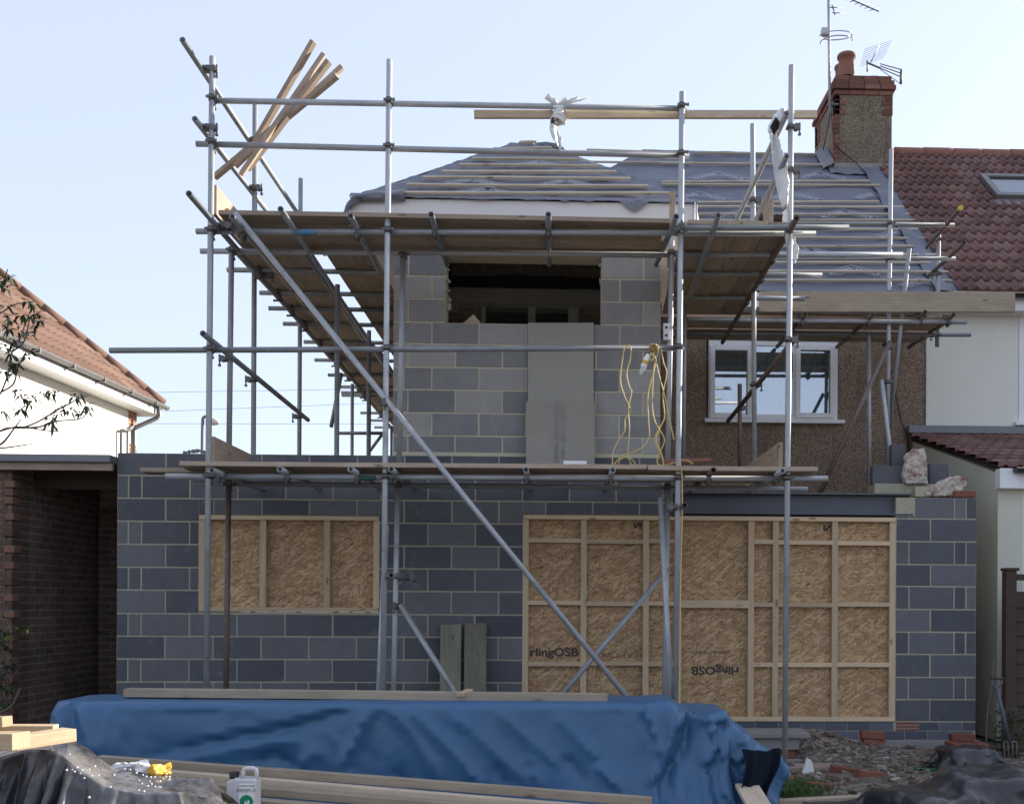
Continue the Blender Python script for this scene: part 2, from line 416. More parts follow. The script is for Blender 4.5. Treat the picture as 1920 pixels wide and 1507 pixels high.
def tonemat(name, stops, rough=.8, n1s=20, amp=.25, bump=.3, spec=.25, dirt=None, metal=0):
    s = NT(name); v = s.co(rnd=True)
    c = s.ramp(s.tone(), stops); n = s.noise(v, n1s, 6, .7)
    c = s.hsv(c, s.mr(n, 1-amp, 1+amp))
    if dirt:
        c = s.mix(s.math('MULTIPLY', s.ramp(s.noise(v, 2.2, 6, .7), [(.5, 0), (.72, 1)]), dirt[0]), c, dirt[1])
    return s.fin(c, rough, metal, s.bump(n, bump, .004), spec)
def plasticmat(name, col, rough, spec=.5, wr=.5, dust=None, scale=7, settle=False):
    s = NT(name); v = s.co()
    n = s.noise(v, scale, 4, .6, .8); n2 = s.noise(v, scale*4.5, 4, .6, 1.2)
    c = s.hsv(col, s.mr(n, .86, 1.14))
    if dust:
        df = s.math('MULTIPLY', s.ramp(s.noise(v, 3, 7, .72), [(.36, 0), (.68, 1)]), dust[0])
        if settle:                                       # dust lies on the level parts of the sheet only
            up = s.n('SeparateXYZ', {0: s.n('NewGeometry').outputs['Normal']}).outputs[2]
            df = s.math('MULTIPLY', df, s.ramp(s.math('ABSOLUTE', up), [(.45, .08), (.85, 1)]))
        c = s.mix(df, c, dust[1])
    h = s.math('ADD', n, s.math('MULTIPLY', n2, .3))
    return s.fin(c, s.mr(n2, rough-.06, rough+.1), 0, s.bump(h, wr, .02), spec)
def groundmat():
    s = NT('bare_soil'); v = s.co()
    n = s.noise(v, 1.2, 8, .7); n2 = s.noise(v, 14, 6, .7); vo = s.n('TexVoronoi', {'Vector': v, 'Scale': 30})
    c = s.ramp(n, [(.3, (.095,.076,.056)), (.55, (.155,.13,.10)), (.75, (.22,.205,.18))])
    sc = s.n('SeparateColor', {'Color': vo.outputs['Color']})
    c = s.mix(s.math('MULTIPLY', s.ramp(sc.outputs[0], [(.6, 0), (.8, 1)]), .6), c, (.36,.34,.31))
    c = s.hsv(c, s.mr(n2, .6, 1.4))
    return s.fin(c, .95, normal=s.bump(s.math('ADD', n2, s.math('MULTIPLY', vo.outputs['Distance'], -.8)), .9, .03), spec=.1)
def glassmat(name, tint=(.02,.025,.03), tr=.5):
    s = NT(name)
    g = s.n('BsdfGlossy', {'Color': (.95,.97,1), 'Roughness': .015})
    t = s.n('BsdfTransparent', {'Color': (.82,.87,.88)})
    fr = s.n('LayerWeight', {'Blend': .35}).outputs['Fresnel']
    mx = s.n('MixShader', {0: s.mr(fr, tr, .95), 1: t.outputs[0], 2: g.outputs[0]})
    s.t.links.new(mx.outputs[0], s.out.inputs[0]); return s.m
def leafmat(name, c1, c2):
    s = NT(name)
    c = s.ramp(s.tone(), [(0, c1), (1, c2)])
    return s.fin(c, .5, spec=.35, **{'Subsurface Weight': .0})
M = {}
M['wood_new'] = wood('new_pine', (.58,.435,.285), (.47,.335,.20), .15)
M['wood_pale'] = wood('pale_sawn_timber', (.56,.46,.345), (.45,.355,.25), .25)
M['board'] = wood('scaffold_timber', (.46,.365,.28), (.33,.25,.185), .3, .85)
M['board_under'] = M['board']
M['wood_green'] = wood('treated_timber', (.25,.245,.175), (.175,.17,.115), .35)
M['wood_grey'] = wood('grey_softwood', (.38,.315,.235), (.29,.235,.17), .3)
M['wood_dark'] = wood('creosoted_timber', (.085,.06,.045), (.055,.038,.028), .3, knots=False)
M['batten'] = wood('roof_batten_timber', (.52,.455,.345), (.42,.355,.26), .25)
M['stud'] = wood('stud_timber', (.62,.48,.32), (.52,.385,.245), .10)
M['tube'] = tubemat('galvanised_tube', (.47,.48,.485), (.31,.325,.34), .3, .5)
M['tube_rust'] = tubemat('rusty_tube', (.13,.10,.085), (.22,.16,.13), .35, .6)
M['tube_grey'] = tubemat('dull_grey_tube', (.33,.34,.345), (.20,.21,.22), .25, .55)
M['coupler'] = tonemat('coupler_steel', [(0,(.10,.095,.09)), (1,(.2,.19,.18))], .55, 30, .35, metal=.6)
M['coupler_zinc'] = plain('zinc_coupler', (.45,.45,.44), .4, .7, .2, 20)
M['block'] = blockmat(tint=(.95, .99, 1.05)); M['block_skylit'] = blockmat('skylit_block', 1.85, (1, .985, .93))  # second copy lightened and warmed, painting brighter skylight and haze on upper blocks
M['mortar'] = plain('mortar', (.40,.365,.27), .95, 0, .25, 30, .5, .1)
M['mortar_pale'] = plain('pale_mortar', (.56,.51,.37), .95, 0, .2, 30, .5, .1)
M['osb'] = osbmat()
M['ink'] = plain('printed_ink', (.055,.045,.04), .7, 0, .35, 60, 0)
M['pebble'] = pebblemat('pebbledash', (.30,.215,.15), (.16,.112,.08), (.44,.34,.25))
M['pebble_grey'] = pebblemat('grey_pebbledash', (.23,.185,.125), (.11,.085,.058), (.38,.31,.22))
def feltmat():
    s = NT('roofing_felt'); v = s.co()
    n = s.noise(v, 4, 5, .6, .6); n2 = s.noise(v, 1.1, 4, .6)
    c = s.mix(s.ramp(n2, [(.35, 0), (.65, 1)]), (.108,.114,.142), (.160,.166,.198))
    c = s.mix(s.math('MULTIPLY', s.ramp(s.noise(v, 2.6, 7, .72), [(.58, 0), (.78, 1)]), .35), c, (.35,.34,.33))
    return s.fin(c, s.mr(n, .4, .6), 0, s.bump(s.math('ADD', n, s.math('MULTIPLY', s.noise(v, 17, 3), .35)), .8, .03), .4)
M['felt'] = feltmat()
M['print_white'] = plain('white_print', (.40,.41,.45), .6, 0, .2, 20, 0)
M['pvc'] = plain('white_plastic', (.78,.78,.77), .35, 0, .05, 5, .02)
M['pvc_dirty'] = plain('white_fascia_board', (.70,.69,.68), .4, 0, .07, 3, .03)
M['cream'] = plain('cream_render', (.71,.71,.63), .85, 0, .06, 3, .25, .15)
M['cream_old'] = plain('old_cream_render', (.60,.59,.49), .88, 0, .18, 2.2, .3, .15)
def whiterender():
    s = NT('white_roughcast'); v = s.co()
    n = s.noise(v, 40, 4, .7); d = s.noise(s.n('Mapping', {'Vector': v, 'Scale': (3.5, 3.5, .3)}).outputs[0], 2, 5, .6)
    c = s.mix(s.math('MULTIPLY', s.ramp(d, [(.6, 0), (.72, 1)]), .3), (.78,.76,.70), (.45,.43,.4))
    return s.fin(c, .9, normal=s.bump(n, .7, .01), spec=.15)
M['roughcast'] = whiterender()
M['tile_red'] = tonemat('red_roof_tile', [(0,(.13,.070,.060)), (.5,(.18,.098,.084)), (1,(.24,.145,.125))], .72, 26, .25, .3, .3, dirt=(.35,(.10,.075,.065)))
M['tile_salmon'] = tonemat('weathered_clay_tile', [(0,(.135,.078,.058)), (.5,(.17,.102,.076)), (1,(.205,.13,.10))], .85, 22, .3, .4, .2, dirt=(.4,(.16,.11,.075)))
M['brick_red'] = tonemat('red_brick', [(0,(.15,.06,.042)), (.5,(.22,.088,.06)), (1,(.28,.12,.08))], .85, 25, .3, .5, .2, dirt=(.35,(.16,.11,.09)))
M['brick_blue'] = tonemat('engineering_brick', [(0,(.075,.08,.10)), (.5,(.10,.105,.13)), (1,(.14,.145,.17))], .7, 25, .25, .3, .3)
M['brick_yz'] = brickmat('garage_brick', 'yz', (.22,.15,.13), (.155,.112,.104), (.26,.235,.215), dirt=.5)
M['brick_xz'] = brickmat('pillar_brick', 'xz', (.17,.10,.08), (.11,.078,.066), (.19,.17,.15), dirt=.45)
M['quoin'] = brickmat('quoin_brick', 'yz', (.36,.16,.09), (.30,.12,.07), (.45,.40,.34), dirt=.1)
M['terracotta'] = plain('terracotta', (.235,.105,.075), .75, 0, .3, 8, .3)
M['lead'] = plain('lead_flashing', (.19,.195,.21), .55, .3, .25, 7, .3)
M['steel'] = plain('primed_steel', (.095,.105,.125), .5, .1, .18, 4, .1)
M['black_pl'] = plain('black_plastic', (.014,.014,.016), .35, 0, .2, 8, .05)
M['grey_gutter'] = plain('grey_gutter_plastic', (.13,.125,.12), .4, 0, .2, 6, .05)
M['void'] = plain('dull_plaster', (.3,.27,.25), .95, 0, .4, 5, .2, .1)  # plain brown-grey tone for inner surfaces, backings and slots
M['void_brick'] = brickmat('inside_brick', 'xz', (.48,.38,.36), (.36,.30,.28), (.5,.46,.42), dirt=.2)
M['cement'] = plain('cement_board', (.335,.325,.285), .85, 0, .08, 4, .15, .15)
M['concrete'] = plain('concrete', (.26,.25,.235), .92, 0, .25, 7, .5, .15)
M['slab'] = plain('paving_slab', (.25,.23,.215), .9, 0, .2, 9, .4, .15)
M['rubble'] = tonemat('rubble', [(0,(.11,.085,.062)), (.5,(.17,.135,.10)), (.75,(.25,.215,.175)), (.9,(.38,.35,.31)), (1,(.20,.085,.06))], .92, 30, .35, .6, .1)
M['chunk'] = NT('broken_masonry')
def chunkmat():
    s = M['chunk']; v = s.co()
    n = s.noise(v, 7, 6, .7); c = s.ramp(n, [(.38, (.24,.085,.055)), (.46, (.45,.37,.31)), (.6, (.60,.55,.48))])
    return s.fin(c, .95, normal=s.bump(s.noise(v, 30, 6, .7), .9, .02), spec=.1)
M['chunk'] = chunkmat()
M['soil'] = groundmat()
M['tarp'] = plasticmat('blue_tarpaulin', (.038,.115,.225), .40, .45, .12, (.25, (.09,.15,.21)), 5)
M['polythene'] = plasticmat('black_polythene', (.02,.02,.023), .27, .6, .22, (.35, (.10,.09,.08)), 11, True); M['polythene_dusty'] = plasticmat('dusty_black_polythene', (.028,.027,.03), .24, .55, .2, (.85, (.33,.31,.295)), 9, True)
M['cable'] = plain('yellow_cable', (.62,.46,.17), .5, 0, .1, 10, .02)
M['cable_black'] = plain('black_cable', (.02,.02,.02), .5)
M['film'] = plain('white_plastic_film', (.78,.78,.76), .4, 0, .08, 14, .3)
M['foam'] = plain('white_foam', (.82,.82,.82), .8, 0, .03, 10, .1)
M['curtain'] = plain('net_curtain', (.76,.78,.80), .9, 0, .06, 8, .1)
M['glass'] = glassmat('window_glass', tr=.3)
M['glass_dark'] = glassmat('dark_window_glass', tr=.10)
M['frame_old'] = plain('old_window_frame', (.80,.80,.72), .6, 0, .2, 8)
M['alu'] = plain('aerial_aluminium', (.42,.42,.43), .4, .6, .15, 20)
M['aerial_dark'] = plain('aerial_plastic', (.10,.10,.11), .5)
M['tooth'] = tonemat('weathered_brick', [(0,(.10,.06,.045)), (.5,(.16,.095,.07)), (1,(.22,.12,.085))], .9, 22, .35, .6, .15, dirt=(.6,(.09,.08,.07)))
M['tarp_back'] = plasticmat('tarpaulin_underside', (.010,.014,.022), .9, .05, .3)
M['cement_warm'] = plain('worn_cement_board', (.32,.30,.255), .88, 0, .14, 5, .25, .15)
M['paint_green'] = plain('green_paint', (.05,.13,.10), .6, 0, .4, 30)
M['paint_blue'] = plain('blue_paint', (.10,.24,.42), .6, 0, .3, 30)
M['brick_old'] = tonemat('weathered_chimney_brick', [(0,(.14,.068,.05)), (.5,(.20,.09,.066)), (1,(.25,.125,.092))], .9, 22, .3, .6, .15, dirt=(.5,(.11,.095,.08)))
M['leaf'] = leafmat('shrub_leaf', (.028,.048,.030), (.085,.125,.065))
M['leaf_lime'] = leafmat('lime_leaf', (.05,.09,.018), (.30,.36,.06))
M['leaf_ivy'] = leafmat('ivy_leaf', (.018,.035,.014), (.06,.10,.035))
M['twig'] = plain('bark', (.11,.085,.07), .9, 0, .3, 20, .4)
M['grassm'] = leafmat('grass_blade', (.035,.075,.015), (.09,.16,.04))
M['label_green'] = plain('green_label', (.015,.26,.13), .5, 0, .1, 10)
M['yellow_pl'] = plain('yellow_bag', (.62,.36,.03), .5, 0, .15, 10, .3)
M['blue_pl'] = plain('blue_plastic', (.04,.10,.40), .45)
M['can'] = plain('white_polythene_can', (.58,.58,.57), .42, 0, .10, 7, .05)
M['lampm'] = plain('lamp_lens', (.55,.55,.52), .4)
M['lamppost'] = plain('lamp_post_paint', (.16,.15,.16), .5)
M['yellow_cap'] = plain('yellow_cap', (.65,.42,.06), .5)
M['green_pl'] = plain('green_sheet', (.04,.16,.10), .5)
# ------------------------------------------------------------------ the house being rebuilt
YM = 3.0                                    # rear wall plane of the old house
house = empty('house', (0, 1.5, 0), 'pebbledashed house under renovation with grey block extension, felted roof and brick chimney', 'house')
def blocks(mb, u0, u1, courses, joints, holes, y=-.004, tl=0, tr=0):
    for k, (z0, z1) in enumerate(courses):
        iv = [(u0, u1, z0, z1)]
        for (a, b, c, d) in holes:
            if d <= z0+.012 or c >= z1-.012: continue
            nv = []
            for (p, q, za, zb) in iv:
                if a >= q or b <= p: nv.append((p, q, za, zb)); continue
                if a > p: nv.append((p, a, za, zb))
                if b < q: nv.append((b, q, za, zb))
                if c > za+.02: nv.append((max(p, a), min(q, b), za, c))
                if d < zb-.02: nv.append((max(p, a), min(q, b), d, zb))
            iv = nv
        J = sorted(joints(k))
        for (p, q, za, zb) in iv:
            if q-p < .02: continue
            xs = [p-.005] + [j for j in J if p+.025 < j < q-.025] + [q+.005]
            for a, b in zip(xs, xs[1:]):
                if b-a < .03: continue
                e = random.uniform(0, .0035); w = random.uniform(.006, .0095); v_ = random.uniform(-.0015, .0015)
                mb.hexa([(a+w, y-e, za+.0075+v_), (b-w, y-e, za+.0075-v_), (b-w, .05, za+.0075), (a+w, .05, za+.0075),
                         (a+w, y-e, zb-.0075+v_), (b-w, y-e, zb-.0075-v_), (b-w, .05, zb-.0075), (a+w, .05, zb-.0075)], random.random())
def zc(x, ys): return [P(x, y, 0).z for y in ys]
xl = P(220, 1000, 0).x; xr = P(1830, 1100, 0).x
xw0, xw1 = P(373, 1050, 0).x, P(711, 1050, 0).x; zw0, zw1 = P(540, 1147, 0).z, P(540, 966, 0).z
xo0, xo1 = P(980, 1150, 0).x, P(1679, 1150, 0).x; zo0, zo1 = P(1330, 1352, 0).z, P(1330, 967, 0).z
ztop = P(450, 850, 0).z; zpt = P(1760, 932, 0).z
# ground storey, left part
zj = zc(300, [1277.6+42.9*3, 1277.6+42.9*2, 1320.5, 1277.6, 1234.8, 1192, 1149.5, 1105.7, 1063, 1020, 977, 933.9, 891.4]) + [ztop]
crs = list(zip(zj, zj[1:]))
xt0, xt1 = P(737, 800, 0).x, P(1238, 700, 0).x
def jl(k):
    return [xl+.103, xl+.225] + [xl+.225+.45*i for i in range(1, 16)] if k % 2 == 1 else [xl+.45*i for i in range(1, 16)]
holes = [(xw0, xw1, zw0, zw1), (xo0, 9, -1, zo1), (P(1262, 900, 0).x, 9, zo1-.3, 9)]
g = MB(); blocks(g, xl, P(1262, 900, 0).x, crs, jl, holes)
# the return of the left corner
# pier on the right
zpj = [P(1756, y, 0).z for y in (1352, 1310.5, 1269, 1226, 1184.5, 1142, 1099, 1058, 1015, 972.3, 932)]
def jp(k): return [xr-.45, xr-.9] if k % 2 == 0 else [xr-.10, xr-.215, xr-.66]
g2 = MB(); blocks(g2, xo1+.005, xr, list(zip(zpj, zpj[1:])), jp, [(xo1-.1, P(1716, 950, 0).x, zpj[-2]+.03, 9)])
gw = None
b = MB()
Tk = .28
def wallbox(b, x0, x1, z0, z1, y0=0, y1=Tk): b.box((x0, y0, z0), (x1, y1, z1))
wallbox(b, xl, xw0, -.2, ztop-.006); wallbox(b, xw0, xw1, -.2, zw0-.004); wallbox(b, xw0, xw1, zw1+.004, ztop-.006)
wallbox(b, xw1, xo0, -.2, ztop-.006); wallbox(b, xo0, P(1262, 900, 0).x, zo1+.004, ztop-.006)
b2_ = MB(); b2_.box((xo1, 0, -.2), (xr, Tk, zpt-.006)); b2_.box((xr-.28, Tk, -.2), (xr, YM-.02, zpt-.3)); pw = b2_.build('pier_wall', M['mortar'], house); g2.build('blockwork', M['block'], pw, bevel=.003)
b.box((xl, Tk, -.2), (xl+.28, YM, ztop-.01))
gw = b.build('ground_wall', M['mortar'], house)
g.build('blockwork', M['block'], gw, bevel=.003)
# plinth of engineering bricks over a concrete foundation
b = MB(); zb = [P(1700, y, 0).z for y in (1386, 1369, 1352.5)]
for k in range(2):
    x = xo0 + (0 if k else .11)
    while x < xr - .03:
        x2 = min(x+.225, xr+.003); 
        if not (k == 1 and x2 > P(1680, 1358, 0).x+.04 and x < P(1722, 1358, 0).x-.04):
            b.box((x+.005, -.006-random.uniform(0,.003), zb[k]+.004), (x2-.005, .05, zb[k+1]-.005), random.random())
        x += .225
b.build('plinth_bricks', M['brick_blue'], gw, bevel=.002)
b = MB(); b.box((xo0, 0, -.3), (xo1+.001, .28, zo0-.004)); b.build('plinth_core', M['mortar'], gw)
b = MB(); b.box((xo0-.2, -.05, -.35), (xr+.03, .3, zb[0]-.004)); b.build('foundation', M['concrete'], gw, bevel=.006)
ab = MB(); ab.box((P(1681, 1358, 0).x, -.012, zb[1]+.003), (P(1723, 1358, 0).x, .05, zb[2]-.003), .4)
av = ab.build('air_brick', M['brick_red'], gw, bevel=.003)
h = MB(); ax0, ax1 = P(1681, 1358, 0).x, P(1723, 1358, 0).x
for i in range(10):
    for j in range(2):
        cx = ax0 + (ax1-ax0)*(i+.5)/10; cz = zb[1]+.022+j*.032
        h.box((cx-.006, -.0135, cz-.008), (cx+.006, -.01, cz+.008))
h.build('vent_slot', M['void'], av)
# steel beam
xb0, xb1 = P(1238, 940, 0).x, P(1712, 940, 0).x; zb1, zb0 = P(1480, 923, 0).z, P(1480, 965, 0).z
b = MB(); b.box((xb0, -.012, zb1-.018), (xb1, .16, zb1)); b.box((xb0, -.012, zb0+.004), (xb1+.0, .16, zb0+.02)); b.box((xb0+.001, .065, zb0+.02), (xb1-.001, .083, zb1-.018))
b.build('steel_beam', M['steel'], house, bevel=.003)
b = MB(); b.box((xb0, .17, zb0), (xb1+.05, .28, zb1-.02)); b.build('beam_backing', M['void'], house)
# boarded window and boarded doorway
def boarding(x0, x1, z0, z1, vert, rails, name, lab):
    p = MB(); p.box((x0+.004, .05, z0+.004), (x1-.004, .062, z1-.004)); o = p.build(name, M['osb'], house); o['label'] = lab
    w = .042
    plank('stud', (x0+.003, .014, z1-.003-w/2), (x1-.003, .014, z1-.003-w/2), .062, w, M['stud'], parent=o)
    plank('stud', (x0+.003, .014, z0+.003+w/2), (x1-.003, .014, z0+.003+w/2), .062, w, M['stud'], parent=o)
    for xv in vert:
        xv = max(x0+.005+w/2, min(x1-.005-w/2, xv))
        plank('stud', (xv, .016, z0+.003+w), (xv, .016, z1-.003-w), .058, w+.004, M['stud'], parent=o, up=(1,0,0), roll=R(90))
    for (xa, xb, z, hh) in rails:
        plank('stud', (xa+w/2+.003, .018, z), (xb-w/2-.003, .018, z), .054, hh, M['stud'], parent=o)
    return o
bw = boarding(xw0, xw1, zw0, zw1, [P(x, 1050, 0).x for x in (378, 493, 613, 707)], [], 'window_boarding', 'smaller strand board panel closing the left window')
vx = {x: P(x, 1150, 0).x for x in (983, 1094, 1211, 1272, 1408, 1454, 1565, 1673)}
rl = []
for y in (1016, 1132.5, 1245):
    z = P(1400, y, 0).z; ks = list(vx)
    for a_, b_ in zip(ks, ks[1:]):
        if a_ == 1272:
            if y == 1132.5: rl.append((vx[a_], vx[b_], z, .075))
        else: rl.append((vx[a_], vx[b_], z + random.uniform(-.006, .006), .042))
bd = boarding(xo0, xo1, zo0, zo1, list(vx.values()), rl, 'doorway_boarding', 'large strand board screen with gridded pine battens')
def inkon(s, px, py, size, rot, parent, sx=1.15, y=.0485, m='ink', name='printed_lettering'):
    t = MB(); c = P(px, py, y)
    add_text(t, s, size, Matrix.Translation(c) @ Matrix.Rotation(R(90), 4, 'X') @ Matrix.Rotation(rot, 4, 'Z'), sx=sx, bold=.0035 if size > .09 else 0)
    return t.build(name, M[m], parent)
inkon('rlingOSB', 1039, 1223, .108, 0, bd, 1.2); inkon('rlingOSB', 1341, 1256, .108, R(180), bd, 1.2)
inkon('ORIGINAL  THE BEST IN', 1158, 1229, .05, 0, bd, 1.0); inkon('S', 1196, 985, .1, R(90), bd); inkon('S', 1553, 990, .12, R(90), bd)
inkon('ORIGINAL  THE BEST IN', 1330, 1222, .038, R(180), bd, 1.0)
# first floor block wall of the extension
zt = [P(1000, y, 0).z for y in (850, 818.5, 776, 733, 691, 647.7, 607, 563.7, 521, 478, 436)]
ztw = zt[-1]
th = (P(835, 560, 0).x, P(1128, 560, 0).x, zt[6], zt[9])
def jt(k): return [xt0+.14+.45*i + (.225 if k % 2 else 0) for i in range(-1, 9)] + ([xt0+.1] if k % 2 else [])
g = MB(); blocks(g, xt0, xt1, list(zip(zt, zt[1:])), jt, [th])
b = MB(); z0 = ztop - .004
wallbox(b, xt0, xt1, z0, th[2]-.004); wallbox(b, xt0, th[0], th[2]-.004, ztw); wallbox(b, th[1], xt1, th[2]-.004, ztw); wallbox(b, th[0], th[1], th[3], ztw)
b.box((xt0, Tk, z0), (xt0+.25, .9, ztw)); b.box((xt0, 2.3, z0), (xt0+.25, YM, ztw)); b.box((xt0, .9, z0), (xt0+.25, 2.3, z0+.9)); b.box((xt0, .9, ztw-.25), (xt0+.25, 2.3, ztw)); b.box((xt1-.25, Tk, z0), (xt1, YM, ztw))  # unseen opening added in the left side wall to let skylight inside
tw = b.build('upper_wall', M['mortar_pale'], house); g.build('blockwork', M['block_skylit'], tw, bevel=.003)
for i, (x, y) in enumerate([(838, y_) for y_ in (498, 506, 520, 527, 545, 560, 575)] + [(1127, y_) for y_ in (489, 497, 530)]):
    b = MB(); b.rock(P(x + (random.uniform(-3, 3) if x < 900 else 0), y, .1), random.uniform(.02, .036), i+3, 1, (1, 1.6, .7)); b.build('broken_mortar', M['mortar'], tw)
b = MB(); b.box((xt0+.25, Tk, z0-.1), (xt1-.25, YM-.02, z0)); b.build('upper_floor', M['void'], house)
b = MB(); b.box((xt0+.252, YM-.05, z0), (xt1-.252, YM-.022, 5.75)); b.build('inner_wall', M['void_brick'], house)
iw = MB(); ya = YM-.06
def rectframe(b, px0, px1, py0, py1, y, w, d):
    A = P(px0, (py0+py1)/2, y).x; B_ = P(px1, (py0+py1)/2, y).x; z1 = P((px0+px1)/2, py0, y).z; z0 = P((px0+px1)/2, py1, y).z
    b.box((A, y-d, z0), (A+w, y, z1)); b.box((B_-w, y-d, z0), (B_, y, z1)); b.box((A+w, y-d, z1-w), (B_-w, y, z1)); b.box((A+w, y-d, z0), (B_-w, y, z0+w))
    return A, B_, z0, z1
rectframe(iw, 903, 1085, 552, 690, ya, .05, .05); rectframe(iw, 990, 1079, 558, 690, ya-.004, .09, .06)
wi = iw.build('inner_window', M['frame_old'], house)
b = MB(); b.box((P(905, 600, ya).x+.05, ya-.01, P(1000, 685, ya).z), (P(1083, 600, ya).x-.05, ya-.004, P(1000, 556, ya).z-.03)); b.build('pane', M['glass_dark'], wi)
# ------------------------------------------------------------------ old house walls and window
xp1 = P(1735, 720, YM).x; XL = -1.62
wx0, wx1 = P(1325, 715, YM).x, P(1569, 715, YM).x; wz0, wz1 = P(1447, 789, YM).z, P(1447, 637, YM).z
zev = P(1500, 547, 2.72).z
b = MB()
b.box((XL, YM, 0), (wx0, YM+.28, zev)); b.box((wx1, YM, 0), (xp1, YM+.28, zev)); b.box((wx0, YM, 0), (wx1, YM+.28, wz0)); b.box((wx0, YM, wz1), (wx1, YM+.28, zev))
b.box((XL, YM+.28, 0), (XL+.28, 10, zev)); b.box((XL, 9.72, 0), (xp1, 10, zev)); b.box((xp1-.1, YM+.28, 0), (xp1, 9.72, zev))
b.build('pebbledash_wall', M['pebble'], house)
b = MB(); b.box((XL+.28, YM+.3, 2.5), (xp1-.1, 9.7, 2.6)); b.build('first_floor', M['void'], house)
b = MB()
def winframe(b, px0, px1, py0, py1, y):
    return rectframe(b, px0, px1, py0, py1, y, .06, .07)
A, B_, z0, z1 = winframe(b, 1327, 1568, 642, 788, YM+.03)
cas = [(1331, 1410), (1491, 1565)]
for xa in (1412, 1490):
    x = P(xa, 700, YM).x; b.box((x-.03, YM-.035, z0+.06), (x+.03, YM+.03, z1-.06))
win = b.build('window', M['pvc'], house, bevel=.006)
b = MB(); b.box((A-.05, YM-.10, z0-.05), (B_+.08, YM+.03, z0-.002)); b.build('sill', M['pvc'], win, bevel=.006)
b = MB(); b.box((A, YM-.05, z1+.002), (B_, YM+.03, z1+.035)); b.build('head_trim', M['pvc'], win, bevel=.004)
for a_, c_ in cas:
    b = MB(); rectframe(b, a_, c_, 648, 784, YM-.036, .062, .03); b.build('casement', M['pvc'], win, bevel=.006)
for a_, c_ in ((1335, 1405), (1416, 1487), (1495, 1560)):
    b = MB(); b.box((P(a_, 700, YM).x, YM-.02, z0+.05), (P(c_, 700, YM).x, YM-.012, z1-.05)); b.build('pane', M['glass'], win)
b = MB(); b.grid(lambda u, v: (A+.03+(B_-A-.06)*u, YM+.09+.022*math.sin(u*75)+.012*math.sin(u*31+2), z0+.02+(z1-z0-.04)*v), 150, 4); b.build('curtain', M['curtain'], win)
b = MB(); b.box((A-.2, YM+.3, z0-.2), (B_+.2, YM+.34, z1+.2)); b.build('dark_room', M['void'], win)
# ------------------------------------------------------------------ main roof
YE, YR = 2.72, 6.5
zri = P(1450, 286, YR).z
E = V((0, YE, zev)); UPS = V((0, YR-YE, zri-zev)); SL = UPS.length; US = UPS.normalized(); NR = V((0, -US.z, US.y))
xrid = P(1205, 288, YR).x; xhip = -1.95; xfr = 5.02
def wr(u, v, amp, fx=1.0):
    return amp*(noise.noise(V((u*2.3*fx, v*5.5, 1.7)))*1.2 + .8*abs(noise.noise(V((u*1.1+v*2.2, v*1.3-u*.3, 8)))) - .35*abs(noise.noise(V((u*5, v*9, 4)))))
def mroof(u, v):
    xa = xhip + (xrid-xhip)*v; x = xa + (xfr-xa)*u; s = v*SL
    q = E + US*s + NR*(wr(x, s, .016)); return (x, q.y, q.z)
roof = None
b = MB(); b.grid(mroof, 150, 80)
roof = b.build('roof', M['felt'], house)
roof['label'] = 'grey roofing felt held by rows of battens'
b = MB()
b.grid(lambda u, v: (V((xhip, YE, zev)).lerp(V((xhip, 10.28, zev)), u)).lerp(V((xrid, YR, zri)), v), 12, 12)
b.grid(lambda u, v: (V((xfr, 10.28, zev)).lerp(V((xhip, 10.28, zev)), u)).lerp(V((xfr, YR, zri)).lerp(V((xrid, YR, zri)), u), v), 12, 12)
b.build('rear_slopes', M['felt'], roof)
b = MB(); b.box((xhip, YE, zev-.19), (xp1, YE+.02, zev-.015)); b.box((xhip, YE+.02, zev-.19), (xp1, YM, zev-.17)); b.build('soffit', M['pvc_dirty'], house)
def onroof(px, py, off=0): return PP(px, py, E + NR*off, NR)
def batten(px0, y0, px1, y1, pt, n, parent, off=.036, w=.04, h=.024, up=None):
    p0 = PP(px0, y0, pt + n*off, n); p1 = PP(px1, y1, pt + n*off, n)
    o = plank('batten', p0, p1, w, h, M['batten'], parent=parent, up=n, bevel=.002, warp=.004)
mb_ = [(1100,281,1290,288),(1300,287,1556,289),(1100,303,1300,306),(1240,306,1560,309),(1240,341,1630,340),(1240,346.5,1650,347),(1250,379,1648,379),(1260,388,1695,388),
       (1310,401.5,1712,401.5),(1310,413,1715,413.5),(1315,430,1722,430),(1420,446,1740,446.5),(1430,462,1712,461.5),(1430,477,1757,477.5),(1425,492.5,1763,493),(1425,509,1778,509.5),(1425,526.5,1792,526)]
for (a_, y0, c_, y1) in mb_: batten(a_, y0, c_, y1, E, NR, roof)
def logo(px, py, w, pt, n, up, parent, s='ROOFERS CHOICE', off=.03):
    """printed chevron with lettering, in the roof plane"""
    c = PP(px, py, pt + n*off, n); X = V((1,0,0)); X = (X - n*X.dot(n)).normalized(); Y = n.cross(X)
    b = MB(); h = w*.30
    for k, (s0, dz) in enumerate(((1.0, 0), (.62, -.14))):
        A_ = c - X*w/2*s0 + Y*(dz*w - h*.5*s0*1.0); T = c + Y*(dz*w + h*.55*s0); C = c + X*w/2*s0 + Y*(dz*w - h*.5*s0)
        for p, q in ((A_, T), (T, C)):
            b.bar(p, q, .009, .001, n)
    me_ = [('ROOFERS', -1), ('CHOICE', 1)]
    for t_, sg in me_:
        ang = -sg*math.atan2(h*1.05, w/2)
        cc = c + X*sg*w*.215 + Y*(-.075*w)
        Mx = Matrix((X, Y, n)).transposed().to_4x4(); Mx.translation = cc
        add_text(b, t_, w*.125, Mx @ Matrix.Rotation(ang, 4, 'Z'), sx=.85, bold=.002)
    return b.build('printed_emblem', M['print_white'], parent)
